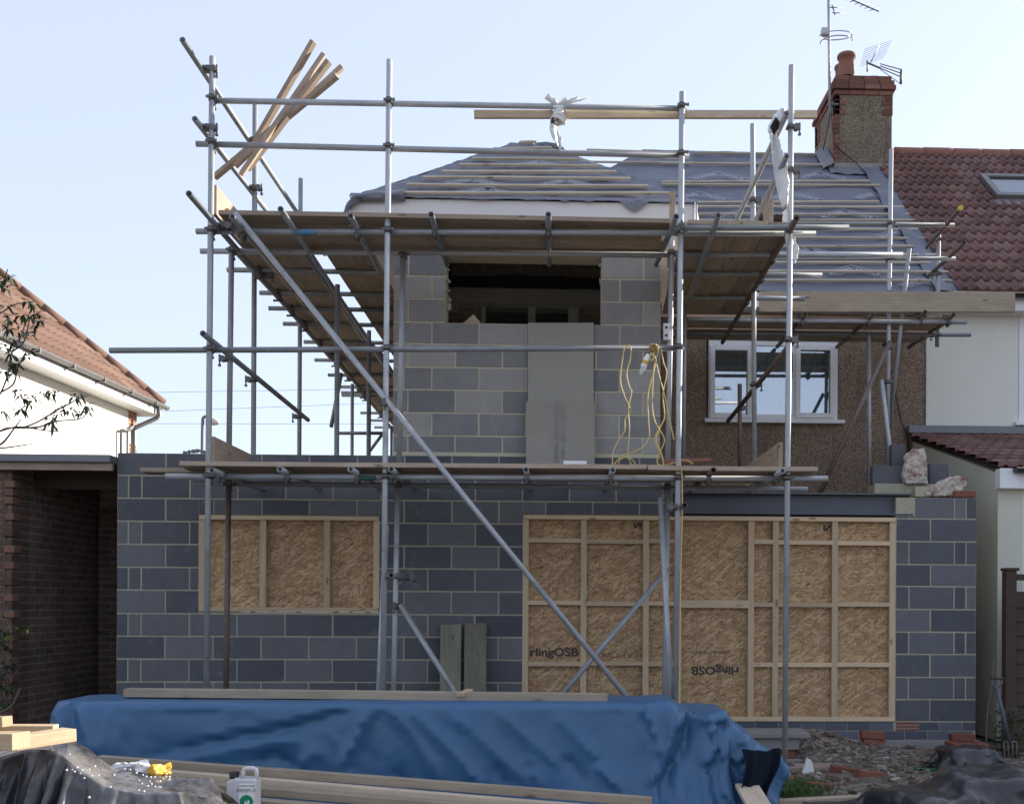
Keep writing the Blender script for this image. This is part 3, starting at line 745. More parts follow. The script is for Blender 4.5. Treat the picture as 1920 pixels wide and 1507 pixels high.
for (x, y, w) in ((1347,328,.92),(1538,328,.92),(1312,366,.9),(1486,366,.9),(1585,399,.9),(1390,400,.9),(1690,436,.8),(1640,366,.7),(1520,470,.8),(1350,445,.8),(1600,505,.8),(1445,300,.7),(1730,528,.7)):
    logo(x, y, w, E, NR, US, roof)
# extension hip roof
zfe = P(985, 376, -.33).z; YF = -.33
e0, e1 = P(656, 376, YF).x, P(1308, 376, YF).x
Aa, Bb = P(962, 268, 1.28), P(1032, 273, 1.28)
E2 = V((0, YF, zfe)); U2 = (Aa - V((Aa.x, YF, zfe))); N2 = V((0, -U2.z, U2.y)).normalized(); S2L = U2.length
def troof(u, v):
    l = V((e0, YF, zfe)).lerp(Aa, v); r = V((e1, YF, zfe)).lerp(Bb, v); q = l.lerp(r, u)
    return q + N2*wr(q.x*1.6+9, v*3, .02)
b = MB(); b.grid(troof, 110, 45)
ro2 = b.build('extension_roof', M['felt'], house); ro2['label'] = 'felted hip roof over the first floor block walls'
b = MB(); Yb = 4.6
b.grid(lambda u, v: V((e0, YF, zfe)).lerp(V((e0, Yb-1.2, zfe)), u).lerp(Aa.lerp(V((Aa.x, Yb, Aa.z)), u), v), 10, 6)
b.grid(lambda u, v: V((e1, Yb-1.2, zfe)).lerp(V((e1, YF, zfe)), u).lerp(V((Bb.x, Yb, Bb.z)).lerp(Bb, u), v), 10, 6)
b.grid(lambda u, v: Aa.lerp(Bb, u).lerp(V((Aa.x, Yb, Aa.z)).lerp(V((Bb.x, Yb, Bb.z)), u), v), 4, 6)
# loose felt folded up over the ridge
b.prism([P(1003, 268, 1.3), P(1024, 266, 1.3), P(1050, 270, 1.3), P(1066, 288, 1.3), P(1030, 290, 1.3)], (0, .1, 0))
b.prism([P(955, 276, 1.26), P(975, 266, 1.26), P(985, 264, 1.26), P(1000, 267, 1.26), P(1000, 276, 1.26)], (0, .1, 0))
b.build('side_slopes', M['felt'], ro2)
for (a_, y0, c_, y1) in ((974,266.5,1006,267),(940,278,1034,278),(885,297,1088,300),(860,310,1120,311),(828,321,1155,323),(793,333.5,1182,335),(763,346.5,1215,349),(738,361,1255,363)):
    batten(a_, y0, c_, y1, E2, N2, ro2)
for (x, y, w) in ((884,338,.55),(912,356,.62),(1010,305,.5),(1060,340,.5)): logo(x, y, w, E2, N2, US, ro2, off=.034)
# ragged felt edge hanging over the fascia
def skirt(u, v):
    x = e0 + (e1-e0)*u; d = .02 + .022*max(0, noise.noise(V((x*2.2, 3, 0)))) + .10*max(0, 1-abs(x - P(1189, 380, YF).x)*7) + .03*max(0, noise.noise(V((x*9, 1, 0))))
    q = V((x, YF-.012-.02*v-.022*abs(noise.noise(V((x*3.3, v, 5))))*v, zfe + .02 - d*v)); 
    if v < .01: q = V((x, YF+.05, zfe+.06))
    return q
b = MB(); b.grid(skirt, 160, 5)
b.build('felt_edge', M['felt'], ro2)
# felt rolled over the left corner
def hump(u, v):
    pts = [(760,354),(728,357),(700,358),(672,366),(650,384),(642,404)]
    i = min(4, int(u*5)); f = u*5-i; px = pts[i][0]*(1-f)+pts[i+1][0]*f; py = pts[i][1]*(1-f)+pts[i+1][1]*f
    top = P(px, py, YF+.15); bx, by = 760-105*min(1, u*1.15), 378 + 30*max(0, u-.72)/.28
    bot = P(min(px+16, max(bx, px+3)) if u > .6 else px, by, YF-.04)
    w = v**.8; q = top.lerp(bot, w); q.y -= .1*math.sin(v*math.pi) + .03*noise.noise(V((u*6, v*4, 2))); return q
b = MB(); b.grid(hump, 30, 10); b.build('felt_fold', M['felt'], ro2)
def hump2(u, v):
    top = P(1302, 373, YF-.02); q = V((e1 - .03 + .10*math.sin(u*2.6)*(.6+.4*v), YF-.03+u*.55, zfe+.02-.24*v*(1-.5*u)-.02*math.sin(u*7))); return q
b = MB(); b.grid(hump2, 14, 8); b.build('felt_fold', M['felt'], ro2)
fz0 = P(985, 411, YF).z
b = MB(); b.box((e0, YF, fz0), (e1, YF+.022, zfe-.004)); b.box((e0, YF+.022, fz0), (e0+.022, 2.6, zfe-.004)); b.box((e1-.022, YF+.022, fz0), (e1, 2.6, zfe-.004))
b.build('fascia', M['pvc_dirty'], house, bevel=.003)
b = MB(); b.box((e0+.022, YF+.022, fz0), (e1-.022, .0, fz0+.02)); b.box((e0+.022, 0, fz0), (xt0, 2.6, fz0+.02)); b.box((xt1, 0, fz0), (e1-.022, 2.6, fz0+.02)); b.build('soffit', M['pvc_dirty'], house)
# ------------------------------------------------------------------ chimney
YC0, YC1 = 6.0, 7.25
cx0, cx1 = P(1566, 260, YC0).x, P(1672, 260, YC0).x; zct, zcb = P(1600, 160, YC0).z, P(1600, 318, YC0).z
ch = MB(); ch.box((cx0, YC0, zcb-.3), (cx1, YC1, zct)); chim = ch.build('chimney', M['pebble_grey'], house)
b = MB()
def bricks_ring(z0, z1, out, y0=YC0, y1=YC1, x0=cx0, x1=cx1, full=True, ph=0):
    a, c, d, e = x0-out, x1+out, y0-out, y1+out
    n = max(1, round((c-a)/.225)); 
    for i in range(n):
        p, q = a+(c-a)*i/n, a+(c-a)*(i+1)/n
        b.box((p+.004, d, z0+.004), (q-.004, d+.1, z1-.004), random.random()); b.box((p+.004, e-.1, z0+.004), (q-.004, e, z1-.004), random.random())
    n = max(1, round((e-d-.2)/.225))
    for i in range(n):
        p, q = d+.1+(e-d-.2)*i/n, d+.1+(e-d-.2)*(i+1)/n
        b.box((a, p+.004, z0+.004), (a+.1, q-.004, z1-.004), random.random()); b.box((c-.1, p+.004, z0+.004), (c, q-.004, z1-.004), random.random())
hb = .078
bricks_ring(zct-2*hb, zct-hb, .02); bricks_ring(zct-hb, zct, .055); bricks_ring(zct, zct+hb, .035); bricks_ring(zct+hb, zct+2*hb, .0)
for k in range(4):                                   # quoins under the corbel
    L1 = .16 if k % 2 else .11
    z = zct-2*hb-.075*(k+1)
    for xa, xb in ((cx0-.012, cx0+L1), (cx1-L1, cx1+.012)): b.box((xa, YC0-.012, z+.004), (xb, YC0+.12, z+.071), random.random())
    b.box((cx0-.012, YC1-.3, z+.004), (cx0+.06, YC1+.012, z+.071), random.random())
for k in range(14):
    z = zct-2*hb-.075*(k+1)
    b.box((cx0-.012, YC0-.012, z+.004), (cx0+.07, YC0+.1, z+.071), random.random()); b.box((cx0-.012, YC1-.15, z+.004), (cx0+.05, YC1+.012, z+.071), random.random())
b.build('corbel_bricks', M['brick_old'], chim, bevel=.006)
b = MB(); b.grid(lambda u, v: (cx0+(cx1-cx0)*u, YC0+(YC1-YC0)*v, zct+2*hb+.1*math.sin(u*3.14)*math.sin(v*3.14)+.02*noise.noise(V((u*5, v*5, 0)))-.01), 14, 14); b.build('flaunching', M['concrete'], chim)
for (px, pyt, pyb, y, wpx) in ((1587, 103, 135, 6.35, 33), (1578, 124, 150, 6.95, 26)):
    c = P(px, pyb, y); t = P(px, pyt, y); H = t.z-c.z+.1; r = wpx/2/(F_PX/(y-CAM.y))
    b = MB(); b.lathe((c.x, y, c.z-.1), [(r*.98, 0), (r*.9, H*.5), (r*.88, H*.82), (r*1.05, H*.84), (r*1.07, H*.93), (r*.98, H), (r*.8, H), (r*.78, H*.6), (0, H*.6)], 24)
    b.build('chimney_pot', M['terracotta'], chim)
b = MB()
def flash(u, v): 
    x = cx0-.12+(cx1-cx0+.3)*u; q = onroof(1600, 330 - 18*v, .03); return V((x, YC0-.02-.22*(1-v), (E+US*((YC0-.02-.22*(1-v)-YE)/US.y)).z + .035 + .03*noise.noise(V((u*7, v*3, 0)))))
b.grid(flash, 24, 5)
b.grid(lambda u, v: V((cx0-.03-.18*(1-v), YC0-.1+1.0*u*.55, (E+US*((YC0-.1+.55*u-YE)/US.y)).z + .04 + .10*v + .02*noise.noise(V((u*7, v*3, 3))))), 12, 4)
b.build('flashing', M['lead'], chim)
b = MB(); b.box((cx0-.03, YC0-.03, zcb-.02), (cx1+.01, YC0+.01, zcb+.09)); b.build('mortar_fillet', M['concrete'], chim, bevel=.012)
# ------------------------------------------------------------------ tiles
def tiles(b, o, uv, sv, nv, W, L, pitch, gauge, keep=None, rh=.045, step=.035, per=2, seed=0, sub=8):
    o, uv, sv, nv = V(o), V(uv), V(sv), V(nv); nc = int(round(W/pitch)); nr = int(math.ceil(L/gauge)); rng = random.Random(seed)
    prof = [rh*max(0, math.cos((i/sub-.5)*2*math.pi))**1.2 for i in range(sub)]
    for j in range(nr):
        s0, s1 = j*gauge, min(L, (j+1)*gauge)
        for c in range(nc):
            if keep and not keep((c+.5)*pitch, (s0+s1)/2): continue
            tcol = c//per
            hsh = math.sin(tcol*127.1 + j*311.7 + seed)*43758.5; tn = hsh - math.floor(hsh); dj = (tn-.5)*.006
            k = len(b.v)
            for i in range(sub+1):
                u = (c + i/sub)*pitch; h = prof[i % sub]
                b.v += [tuple(o+uv*u+sv*s0+nv*(h-.015)), tuple(o+uv*u+sv*s0+nv*(h+step+dj)), tuple(o+uv*u+sv*s1+nv*(h+.002))]
            for i in range(sub):
                q = k+i*3
                b.face([q, q+3, q+4, q+1], tn, False); b.face([q+1, q+4, q+5, q+2], tn, True)
# ------------------------------------------------------------------ neighbour on the right
nb = empty('attached_house', (6.5, 4, 0), 'neighbouring white rendered house with red tiled roof, skylight and lean-to', 'house')
b = MB(); X2 = 23.0  # unseen far length extended to keep sun off the lower scaffold
nwx = P(1909, 700, YM-.02).x; nz0, nz1 = P(1915, 792, YM).z, P(1915, 592, YM).z
b.box((xp1+.002, YM-.03, 0), (nwx, YM+.25, zev)); b.box((nwx, YM-.03, 0), (nwx+1.5, YM+.25, nz0)); b.box((nwx, YM-.03, nz1), (nwx+1.5, YM+.25, zev)); b.box((nwx+1.5, YM-.03, 0), (X2, YM+.25, zev)); b.box((X2-.25, YM+.25, 0), (X2, 10, zev)); b.box((xp1+.1, 9.7, 0), (X2-.25, 10, zev))
b.build('wall', M['cream'], nb)
b = MB(); b.box((nwx+.003, YM-.04, nz0+.003), (nwx+.07, YM+.06, nz1-.003)); b.box((nwx+1.43, YM-.04, nz0+.003), (nwx+1.497, YM+.06, nz1-.003)); b.box((nwx+.07, YM-.04, nz1-.07), (nwx+1.43, YM+.06, nz1-.003)); b.box((nwx+.07, YM-.04, nz0+.003), (nwx+1.43, YM+.06, nz0+.07)); b.box((nwx+.07, YM-.04, nz0+.6), (nwx+1.43, YM+.06, nz0+.67))
w2 = b.build('window', M['pvc'], nb, bevel=.005)
b = MB(); b.box((nwx+.07, YM, nz0+.07), (nwx+1.43, YM+.01, nz1-.07)); b.build('pane', M['glass'], w2)
b = MB(); b.box((nwx+.01, YM+.2, nz0), (nwx+1.5, YM+.22, nz1)); b.build('blind', M['curtain'], w2)
b = MB(); b.box((nwx-.06, YM-.11, nz0-.05), (nwx+1.55, YM-.02, nz0+.001)); b.build('sill', M['pvc'], w2, bevel=.005)
sk = [onroof(1853, 334, .05), onroof(1875, 374, .05)]
s_sk0 = (sk[1]-E).dot(US); s_sk1 = (sk[0]-E).dot(US); x_sk = onroof(1868, 374, .05).x
xs0 = 4.93
b = MB(); tiles(b, E + V((xs0,0,0)) + NR*.03, (1,0,0), US, NR, X2-xs0, SL-.06, .14, .30, keep=lambda u, s: not (x_sk-.02 < xs0+u < x_sk+1.0 and s_sk0 < s < s_sk1-.1) , seed=3)
ro3 = b.build('roof', M['tile_red'], nb)
b = MB(); b.grid(lambda u, v: (xs0+.06+(X2-xs0-.06)*u, *(E+US*(SL*v)+NR*.015)[1:]), 2, 2); b.grid(lambda u, v: (xp1+(X2-xp1)*u, 10.28-(10.28-YR)*v, zev+(zri-zev)*v), 2, 2); b.build('underlay', M['tile_red'], ro3)
b = MB(); x = P(1676, 284, YR).x
while x < X2:
    b.path([(x+.46*i/6, YR, zri+.005+.004*math.sin(x*9)) for i in range(7)], .115, 14, t=.5+.4*math.sin(x*77)); x += .465
b.build('ridge_tiles', M['terracotta'], ro3)
b = MB(); b.grid(lambda u, v: V((xs0-.28+.34*u, *(E+US*(SL*v*.97)+NR*(.035+.03*noise.noise(V((u*2, v*14, 0)))+.02*math.sin(v*40)*(1-u)))[1:])), 6, 60); b.build('felt_upstand', M['felt'], ro3)
b = MB()
Mx = Matrix(((1,0,0), tuple(US), tuple(NR))).transposed()
def onp(u, s, n): return E + V((u, 0, 0)) + US*s + NR*n
for (a, c, d, e) in ((0, .09, 0, s_sk1-s_sk0), (.85, .94, 0, s_sk1-s_sk0), (.09, .85, 0, .11), (.09, .85, s_sk1-s_sk0-.09, s_sk1-s_sk0)):
    p = [onp(x_sk+i, s_sk0+j, n) for n in (.03, .12) for i, j in ((a, d), (c, d), (c, e), (a, e))]; b.hexa(p)
sky_ = b.build('skylight', M['grey_gutter'], nb, bevel=.006)
b = MB(); p = [onp(x_sk+i, s_sk0+j, n) for n in (.085, .09) for i, j in ((.09, .11), (.85, .11), (.85, s_sk1-s_sk0-.09), (.09, s_sk1-s_sk0-.09))]; b.hexa(p); b.build('pane', M['glass_dark'], sky_)
b = MB(); p = [onp(x_sk+i, s_sk0+j, n) for n in (.03, .035) for i, j in ((.09, .11), (.85, .11), (.85, s_sk1-s_sk0-.09), (.09, s_sk1-s_sk0-.09))]; b.hexa(p); b.build('blind', M['pvc'], sky_)
b = MB(); p = [onp(x_sk+i, s_sk0+j, n) for n in (.05, .058) for i, j in ((-.12, -.2), (1.05, -.2), (1.05, 0), (-.12, 0))]; b.hexa(p); b.build('flashing', M['lead'], sky_)
gx = P(1782, 545, YE-.06).x
def gutter(b, p0, p1, r=.06, lip=True):
    p0, p1 = V(p0), V(p1); d = (p1-p0).normalized(); sd = d.cross(V((0,0,1))).normalized(); k = len(b.v); n = 9
    for q in (p0, p1):
        for rr in (r, r-.006):
            for i in range(n+1):
                a = math.pi*i/n; b.v.append(tuple(q + sd*rr*math.cos(a) - V((0,0,1))*rr*math.sin(a)))
    m = n+1
    for i in range(n):
        b.face([k+i, k+i+1, k+2*m+i+1, k+2*m+i], .5, True); b.face([k+m+i, k+3*m+i, k+3*m+i+1, k+m+i+1], .5, True)
    for e in (0, 2*m): b.face([k+e+i for i in range(m)], .5)
    b.face([k, k+2*m, k+3*m, k+m]); b.face([k+m-1, k+2*m-1, k+4*m-1, k+3*m-1])
b = MB(); gutter(b, (gx, YE-.09, zev+.0), (X2, YE-.09, zev+.0)); 
for i in range(18): b.box((gx+.5+i*.9, YE-.16, zev-.07), (gx+.53+i*.9, YE-.02, zev+.005))
b.build('gutter', M['black_pl'], nb)
b = MB(); b.box((xp1+.003, YE, zev-.19), (X2, YE+.02, zev-.012)); b.box((xp1+.003, YE+.02, zev-.19), (X2, YM-.03, zev-.172)); b.build('fascia', M['pvc'], nb)
# lean-to of that house
xv = P(1705, 816, YM).x; zf = P(1800, 808, YM).z
pfr = PX(1866, 869, xv); YL = pfr.y; zl = pfr.z
zlt = P(1720, 817, YM).z
b = MB(); b.prism([(xv+.03, YM-.03, 0), (xv+.03, YM-.03, zlt-.08), (xv+.03, YL, zl-.10), (xv+.03, YL, 0)], (.25, 0, 0)); b.build('side_wall', M['cream_old'], nb)
b = MB(); b.box((xv+.282, YL, 0), (X2, YL+.25, zl-.12)); b.build('lean_to_wall', M['cream'], nb)
sv = V((0, YM-.03-(YL-.12), zlt-(zl-.03))); Ll = sv.length; sv.normalize(); nl = V((0, -sv.z, sv.y))
b = MB(); tiles(b, (xv-.02, YL-.12, zl-.03), (1,0,0), sv, nl, X2-xv, Ll, .15, .30, seed=8, rh=.022)
lr = b.build('lean_to_roof', M['tile_red'], nb)
b = MB(); b.grid(lambda u, v: V((xv-.01+(X2-xv)*u, YL-.12, zl-.045))+sv*Ll*v, 2, 2); b.build('underlay', M['tile_red'], lr)
b = MB(); b.box((xv-.04, YM-.10, zlt+.02), (X2, YM-.028, P(1800, 800, YM).z)); b.build('flashing', M['lead'], lr, bevel=.01)
b = MB(); b.box((xv+.0, YL-.12, zl-.26), (xv+.2, YL+.0, zl-.06)); b.box((xv+.2, YL-.10, zl-.26), (X2, YL-.08, zl-.06)); b.box((xv+.2, YL-.08, zl-.26), (X2, YL, zl-.24)); b.build('fascia', M['pvc'], nb, bevel=.003)
b = MB(); gutter(b, (xv+.13, YL-.17, zl-.06), (X2, YL-.17, zl-.06), .055); b.build('gutter', M['black_pl'], nb)
# ------------------------------------------------------------------ aerials
ma = empty('aerial_mast', P(1556, 215, 5.95), 'tall aerial mast with yagi and loop aerials clamped to the chimney', 'aerial')
yA = 5.93; b = MB(); b.tube(P(1556, 215, yA), P(1553, -40, yA), .022, 10); b.build('mast', M['alu'], ma)
b = MB(); b.box(tuple(P(1552, 197, yA)-V((.0,.01,.0))), tuple(P(1572, 194, yA)+V((0,.07,.0)))); b.build('bracket', M['aerial_dark'], ma)
b = MB(); c = P(1567, 68, yA); rx = .245; 
b.path([V((c.x+rx*math.cos(t), yA-.02+rx*math.sin(t), c.z+.06*math.sin(t*1.0))) for t in [R(25+i*8) for i in range(40)]], .009, 6)
b.path([V((c.x+rx*1.0*math.cos(t)+.01, yA-.02+rx*math.sin(t), c.z-.10+.03*math.sin(t))) for t in [R(150+i*8) for i in range(20)]], .009, 6)
b.path([P(1595, 72, yA-.0), P(1598, 62, yA), P(1600, 68, yA), P(1597, 77, yA)], .008, 6); b.box(tuple(P(1540, 67, yA)-V((0,.05,0))), tuple(P(1553, 55, yA)+V((0,.05,0)))); b.build('loop_aerial', M['alu'], ma)
b = MB(); p0, p1 = P(1556, -18, yA), P(1648, 22, yA); b.tube(p0, p1, .010, 6)
for i in range(9):
    q = p0.lerp(p1, .1+.1*i); dv = V((.09, .06, .055)); b.tube(q-dv, q+dv, .005, 5)
b.tube(P(1560, 10, yA), P(1566, 28, yA), .01, 6)
for q in (P(1566, 26, yA), P(1562, 16, yA)): b.tube(q-V((.06,.05,.02)), q+V((.17,.1,.07)), .007, 5)
b.build('yagi_aerial', M['aerial_dark'], ma)
dg = empty('grid_aerial', P(1640, 132, 6.4), 'small grid aerial standing on top of the chimney', 'aerial')
yD = 6.4; b = MB()
G = [P(1612, 125, yD), P(1621, 93, yD), P(1672, 77, yD-.1), P(1658, 108, yD-.1)]
for i in range(9):
    f = i/8; b.tube(G[0].lerp(G[1], f), G[3].lerp(G[2], f), .0035, 5)
b.tube(G[0].lerp(G[3], .45), G[1].lerp(G[2], .55), .008, 6); b.build('reflector', M['alu'], dg)
b = MB(); b.tube(P(1626, 135, yD), P(1626, 114, yD), .012, 6); b.tube(P(1626, 118, yD), P(1650, 128, yD), .015, 6)
for f in (0, .5, 1): b.tube(P(1650, 120+8*f, yD), P(1690, 131+14*f, yD-.2), .008, 6)
b.tube(P(1690, 131, yD-.2), P(1689, 158, yD-.2), .02, 6); b.tube(P(1650, 130, yD), P(1689, 158, yD-.2), .006, 6); b.build('dipole', M['aerial_dark'], dg)
b = MB(); b.path([P(1558, 205, 5.94), P(1561, 240, 5.96), P(1564, 270, 5.96), P(1580, 285, 5.97), P(1605, 305, 5.95), P(1618, 320, 5.8)], .008, 5); b.path([P(1557, 212, 5.94), P(1548, 260, 6.3), P(1542, 285, 6.4)], .007, 5)
tag(b.build('aerial_cable', M['cable_black']), 'black aerial cable running down the chimney face', 'cable')
b = MB(); b.path([P(1690, 560, 2.95), P(1688, 640, 2.95), P(1678, 735, 2.96), P(1690, 790, 2.96), P(1700, 812, 2.96), P(1706, 850, 2.96)], .008, 5)
tag(b.build('wall_cable', M['cable_black']), 'black cable sagging down the pebbledash beside the white house', 'cable')
# ------------------------------------------------------------------ scaffolding
YO, YI = -1.30, -0.72
zg = -.03
sc = empty('scaffolding', (0, -1.0, zg), 'galvanised tube scaffolding wrapped around the house front and sides', 'scaffolding')
TR = .0242
def T(kind, p0, p1, m='tube', r=TR, label=None):
    p0, p1 = V(p0), V(p1); b = MB(); L = (p1-p0).length
    b.tube((0,0,0), (L,0,0), r, 14, hollow=r-.004)
    o = b.build(kind, M[m], sc, mat=frame_mat(p0, p1) @ Matrix.Rotation(random.random()*6, 4, 'X'))
    if label: o['label'] = label
    return o
def ground(p, q, z=zg):
    """extend the line p->q down to height z"""
    d = q-p; return p + d*((z-p.z)/d.z)
CPM = [None]
def CP(p, ax='z', bx='x', side=-1, m='coupler'):
    """right-angle clamp: one jaw round a tube along ax at p, the other round a tube along bx beside it"""
    D = {'x': V((1,0,0)), 'y': V((0,1,0)), 'z': V((0,0,1))}
    a = D[ax] if isinstance(ax, str) else V(ax).normalized(); e = D[bx] if isinstance(bx, str) else V(bx).normalized()
    c = a.cross(e).normalized()*side; e = c.cross(a)*1.0
    if CPM[0] is None:
        b = MB(); b.tube((0,0,-.028), (0,0,.028), .031, 12, t=.4); b.tube((-.028,.05,0), (.028,.05,0), .031, 12, t=.6)
        b.box((-.02,.018,-.02), (.02,.034,.02), .3)
        b.tube((-.045,-.03,.0), (.06,-.03,0), .007, 6, t=.2); b.box((.045,-.042,-.012), (.062,-.018,.012), .8); b.box((-.045,-.04,-.01), (.04,-.02,.01), .5)
        b.tube((0,.082,-.06), (0,.082,.045), .007, 6, t=.2); b.box((-.012,.07,-.075), (.012,.094,-.052), .8); b.box((-.012,.074,-.03), (.012,.09,.04), .5)
        o = b.build('coupler', M['coupler'], sc); CPM[0] = o
    else:
        o = CPM[0].copy(); COL.objects.link(o); o.parent = sc
    Mx = Matrix((e, c, a)).transposed().to_4x4(); Mx.translation = V(p); Mx = Mx @ Matrix.Scale(.9, 4)
    o.matrix_basis = wm(sc).inverted() @ Mx
def on(p, q, y):        # point on segment at given Y or interpolate
    return p + (q-p)*((y-p.y)/(q.y-p.y))
def atz(p, q, z): return p + (q-p)*((z-p.z)/(q.z-p.z))
# front standards
S = {}
for k, (a, b_, m) in {1: ((398,107),(387,1290),'tube'), 2: ((730,113),(718,1290),'tube'), 3: ((1279,173),(1267,1300),'tube'), 4: ((1484,123),(1471,1443),'tube')}.items():
    p, q = P(*a, YO), P(*b_, YO); q = ground(p, q, zg+.045 if k == 4 else zg); S[k] = (p, q); T('standard', p, q, m)
# inner standards
I1 = (P(434,474,YI), P(424,1290,YI)); I1 = (I1[0], ground(*I1)); T('standard', atz(*I1, 2.44), I1[1], 'tube_rust', label='rust brown standard by the boarded window'); T('standard', I1[0], atz(*I1, 2.5), 'tube_grey')
I2 = (P(756,474,YI), P(748,880,YI)); T('standard', *I2)
I2b = (P(746,905,YI), P(738,1293,YI)); T('standard', I2b[0], ground(*I2b))
I3 = (P(1260,430,YI), P(1252,880,YI)); T('standard', *I3)
I3b = (P(1252,905,YI), P(1246,1300,YI)); T('standard', I3b[0], ground(*I3b))
L1 = (P(724,985,-1.12), P(710,1300,-1.2)); T('standard', L1[0], ground(*L1))
L2 = (P(1238,933,-1.1), P(1258,1303,-1.25)); T('standard', L2[0], ground(*L2))
ST = [S[1], S[2], S[3], S[4]]
# front rails and ledgers
yr = YO + .05
def rail(kind, a, b_, y=yr, m='tube', cps=(1,2,3)):
    p, q = P(*a, y), P(*b_, y); T(kind, p, q, m)
    for k in cps:
        s = S[k]; z = (p.z+q.z)/2; c = atz(*s, z); zz = p.z + (q.z-p.z)*(c.x-p.x)/(q.x-p.x); CP(atz(*s, zz), 'z', 'x', 1 if y > YO else -1)
    return p, q
rail('guard_rail', (400,189), (1288,204)); rail('guard_rail', (368,270), (1292,292.5))
rail('ledger', (368,434), (1529,438)); rail('ledger', (206,657), (1283,652.5), m='tube_grey'); rail('ledger', (311,892.5), (1552,897), cps=(1,2,3,4))
T('ledger', P(1262,427.5,YO-.05), P(1591,427,YO-.05), 'tube_grey'); CP(atz(*S[3], P(1290,428,YO).z), 'z', 'x', -1); CP(atz(*S[4], P(1480,428,YO).z), 'z', 'x', -1)
U2l = (P(376,471,YI+.05), P(1318,478,YI+.05)); T('ledger', *U2l); T('ledger', P(1290,477,YI+.1), P(1692,478,YI+.1), label='green tinted ledger end')
Lo2 = (P(365,906,YI+.05), P(1514,917,YI+.05)); T('ledger', *Lo2, 'tube_grey')
for s_, zz in ((I1, U2l[0].z), (I2, U2l[0].z-.02), (I3, U2l[1].z), (I1, Lo2[0].z), (I2b, Lo2[0].z), (I3b, Lo2[1].z)): CP(atz(*s_, zz), 'z', 'x', 1)
T('transom', P(1262,513.5,-.1), P(1541,516,-.1), 'tube_grey'); T('transom', P(1262,558,.68), P(1508,560,.68), 'tube_grey')
# transoms carrying the boards
zTr = P(1028,403,-1.55).z
for (x, y) in ((435,406), (657,405), (808,402), (1028,402)):
    p = P(x, y, -1.55); T('transom', p, (p.x, -.25 if x > 700 else -.1, p.z), 'tube_grey'); CP((p.x, yr, p.z-.05), 'x', 'y', 1)
T('transom', P(1268,406,-1.55), P(1231,497,-.25), 'tube_grey')
zLo = P(986,880,-1.5).z
for (x, y) in ((396,881), (524,879), (657,879), (733,879), (986,880), (1149,881), (1338,881), (1468,882)):
    p = P(x, y, -1.5 - random.uniform(0, .06)); T('transom', p, (p.x, -.03, p.z), 'tube_rust' if x in (1338,) else 'tube'); CP((p.x, yr, p.z-.05), 'x', 'y', 1)
# left return, running back along the side of the house
XLo = P(388,500,YO).x - .05; XLi = -2.19
def PXL(a, x): return PX(a[0], a[1], x)
gr1 = (PXL((342,75), XLo), PXL((565,411), XLo)); T('guard_rail', gr1[0], on(*gr1, 3.4), 'tube')
gr2 = (PXL((365,223), XLo), PXL((512,411), XLo)); T('guard_rail', gr2[0], on(*gr2, 2.3), 'tube')
zL = zTr-.05; lo1 = (PZ(354,363,zL), PZ(719,786,zL)); T('ledger', lo1[0], on(*lo1, 3.6), 'tube_grey'); T('ledger', on(*lo1, 3.3)+V((.05,0,.02)), on(*lo1, 9.6), 'tube_grey')
li1 = (PZ(526,392,zL), PZ(718,681,zL)); T('ledger', li1[0], on(*li1, 3.9), 'tube_grey'); T('ledger', on(*li1, 3.2)+V((.055,0,0)), on(*li1, 9.6), 'tube_grey')
T('ledger', on(*li1, -.6)+V((-.06,0,.03)), on(*li1, 2.6)+V((-.06,0,.03)), 'tube_grey')
for g_, ys in ((gr1, (YO, .05)), (gr2, (YO, .05)), (lo1, (YO, .05))):
    for y in ys: CP(on(*g_, y)+V((.05,0,0)), 'z', 'y', -1)
def lst(px, pyt, Y, x, zb=0.0, m='tube_grey', zt=None):
    p = V((x, Y, 0)); t = P(px, pyt, Y); T('standard', (x, Y, t.z if zt is None else zt), (x, Y, zb), m); return V((x, Y, t.z))
Lst = [lst(485, 197, .08, XLo+.05), lst(568, 335, 1.9, XLo+.05)]
zUn = lo1[0].z
for (Y, x) in ((5.0, XLo+.05), (6.4, XLo+.05), (8.6, XLo+.05)): lst(0, 0, Y, x, zt=zUn-.02)
for (Y, x) in ((.2, XLi+.05), (1.95, XLi+.05), (5.1, XLi+.05)): lst(0, 0, Y, x, zt=zUn-.05+.02)
for (px, py) in ((426,506), (487,549), (504,578), (531,607), (570,641), (590,675), (615,703), (630,725), (640,736), (641,741), (676,774), (690,788), (702,801)):
    p = PZ(px, py, zTr); T('transom', p, (-1.68, p.y, p.z), 'tube_grey'); 
    if p.y < 9: CP(on(*lo1, p.y), 'y', 'x', -1)
mr_ = (PXL((402,643), XLo+.1), PXL((632,832), XLo+.1)); T('guard_rail', on(*mr_, -1.55), on(*mr_, 2.1), 'tube_grey')
for y in (YI, .08, 1.9): CP(on(*mr_, y)-V((.05,0,0)), 'z', 'y', 1)
T('brace', PZ(640,700,P(640,700,3.2).z), P(621,800,3.0), 'tube_grey'); T('guard_rail', P(628,812,4.9), P(722,812,4.9), 'tube_grey')
T('brace', P(716,815,6.0), P(690,850,6.0), 'tube_grey')
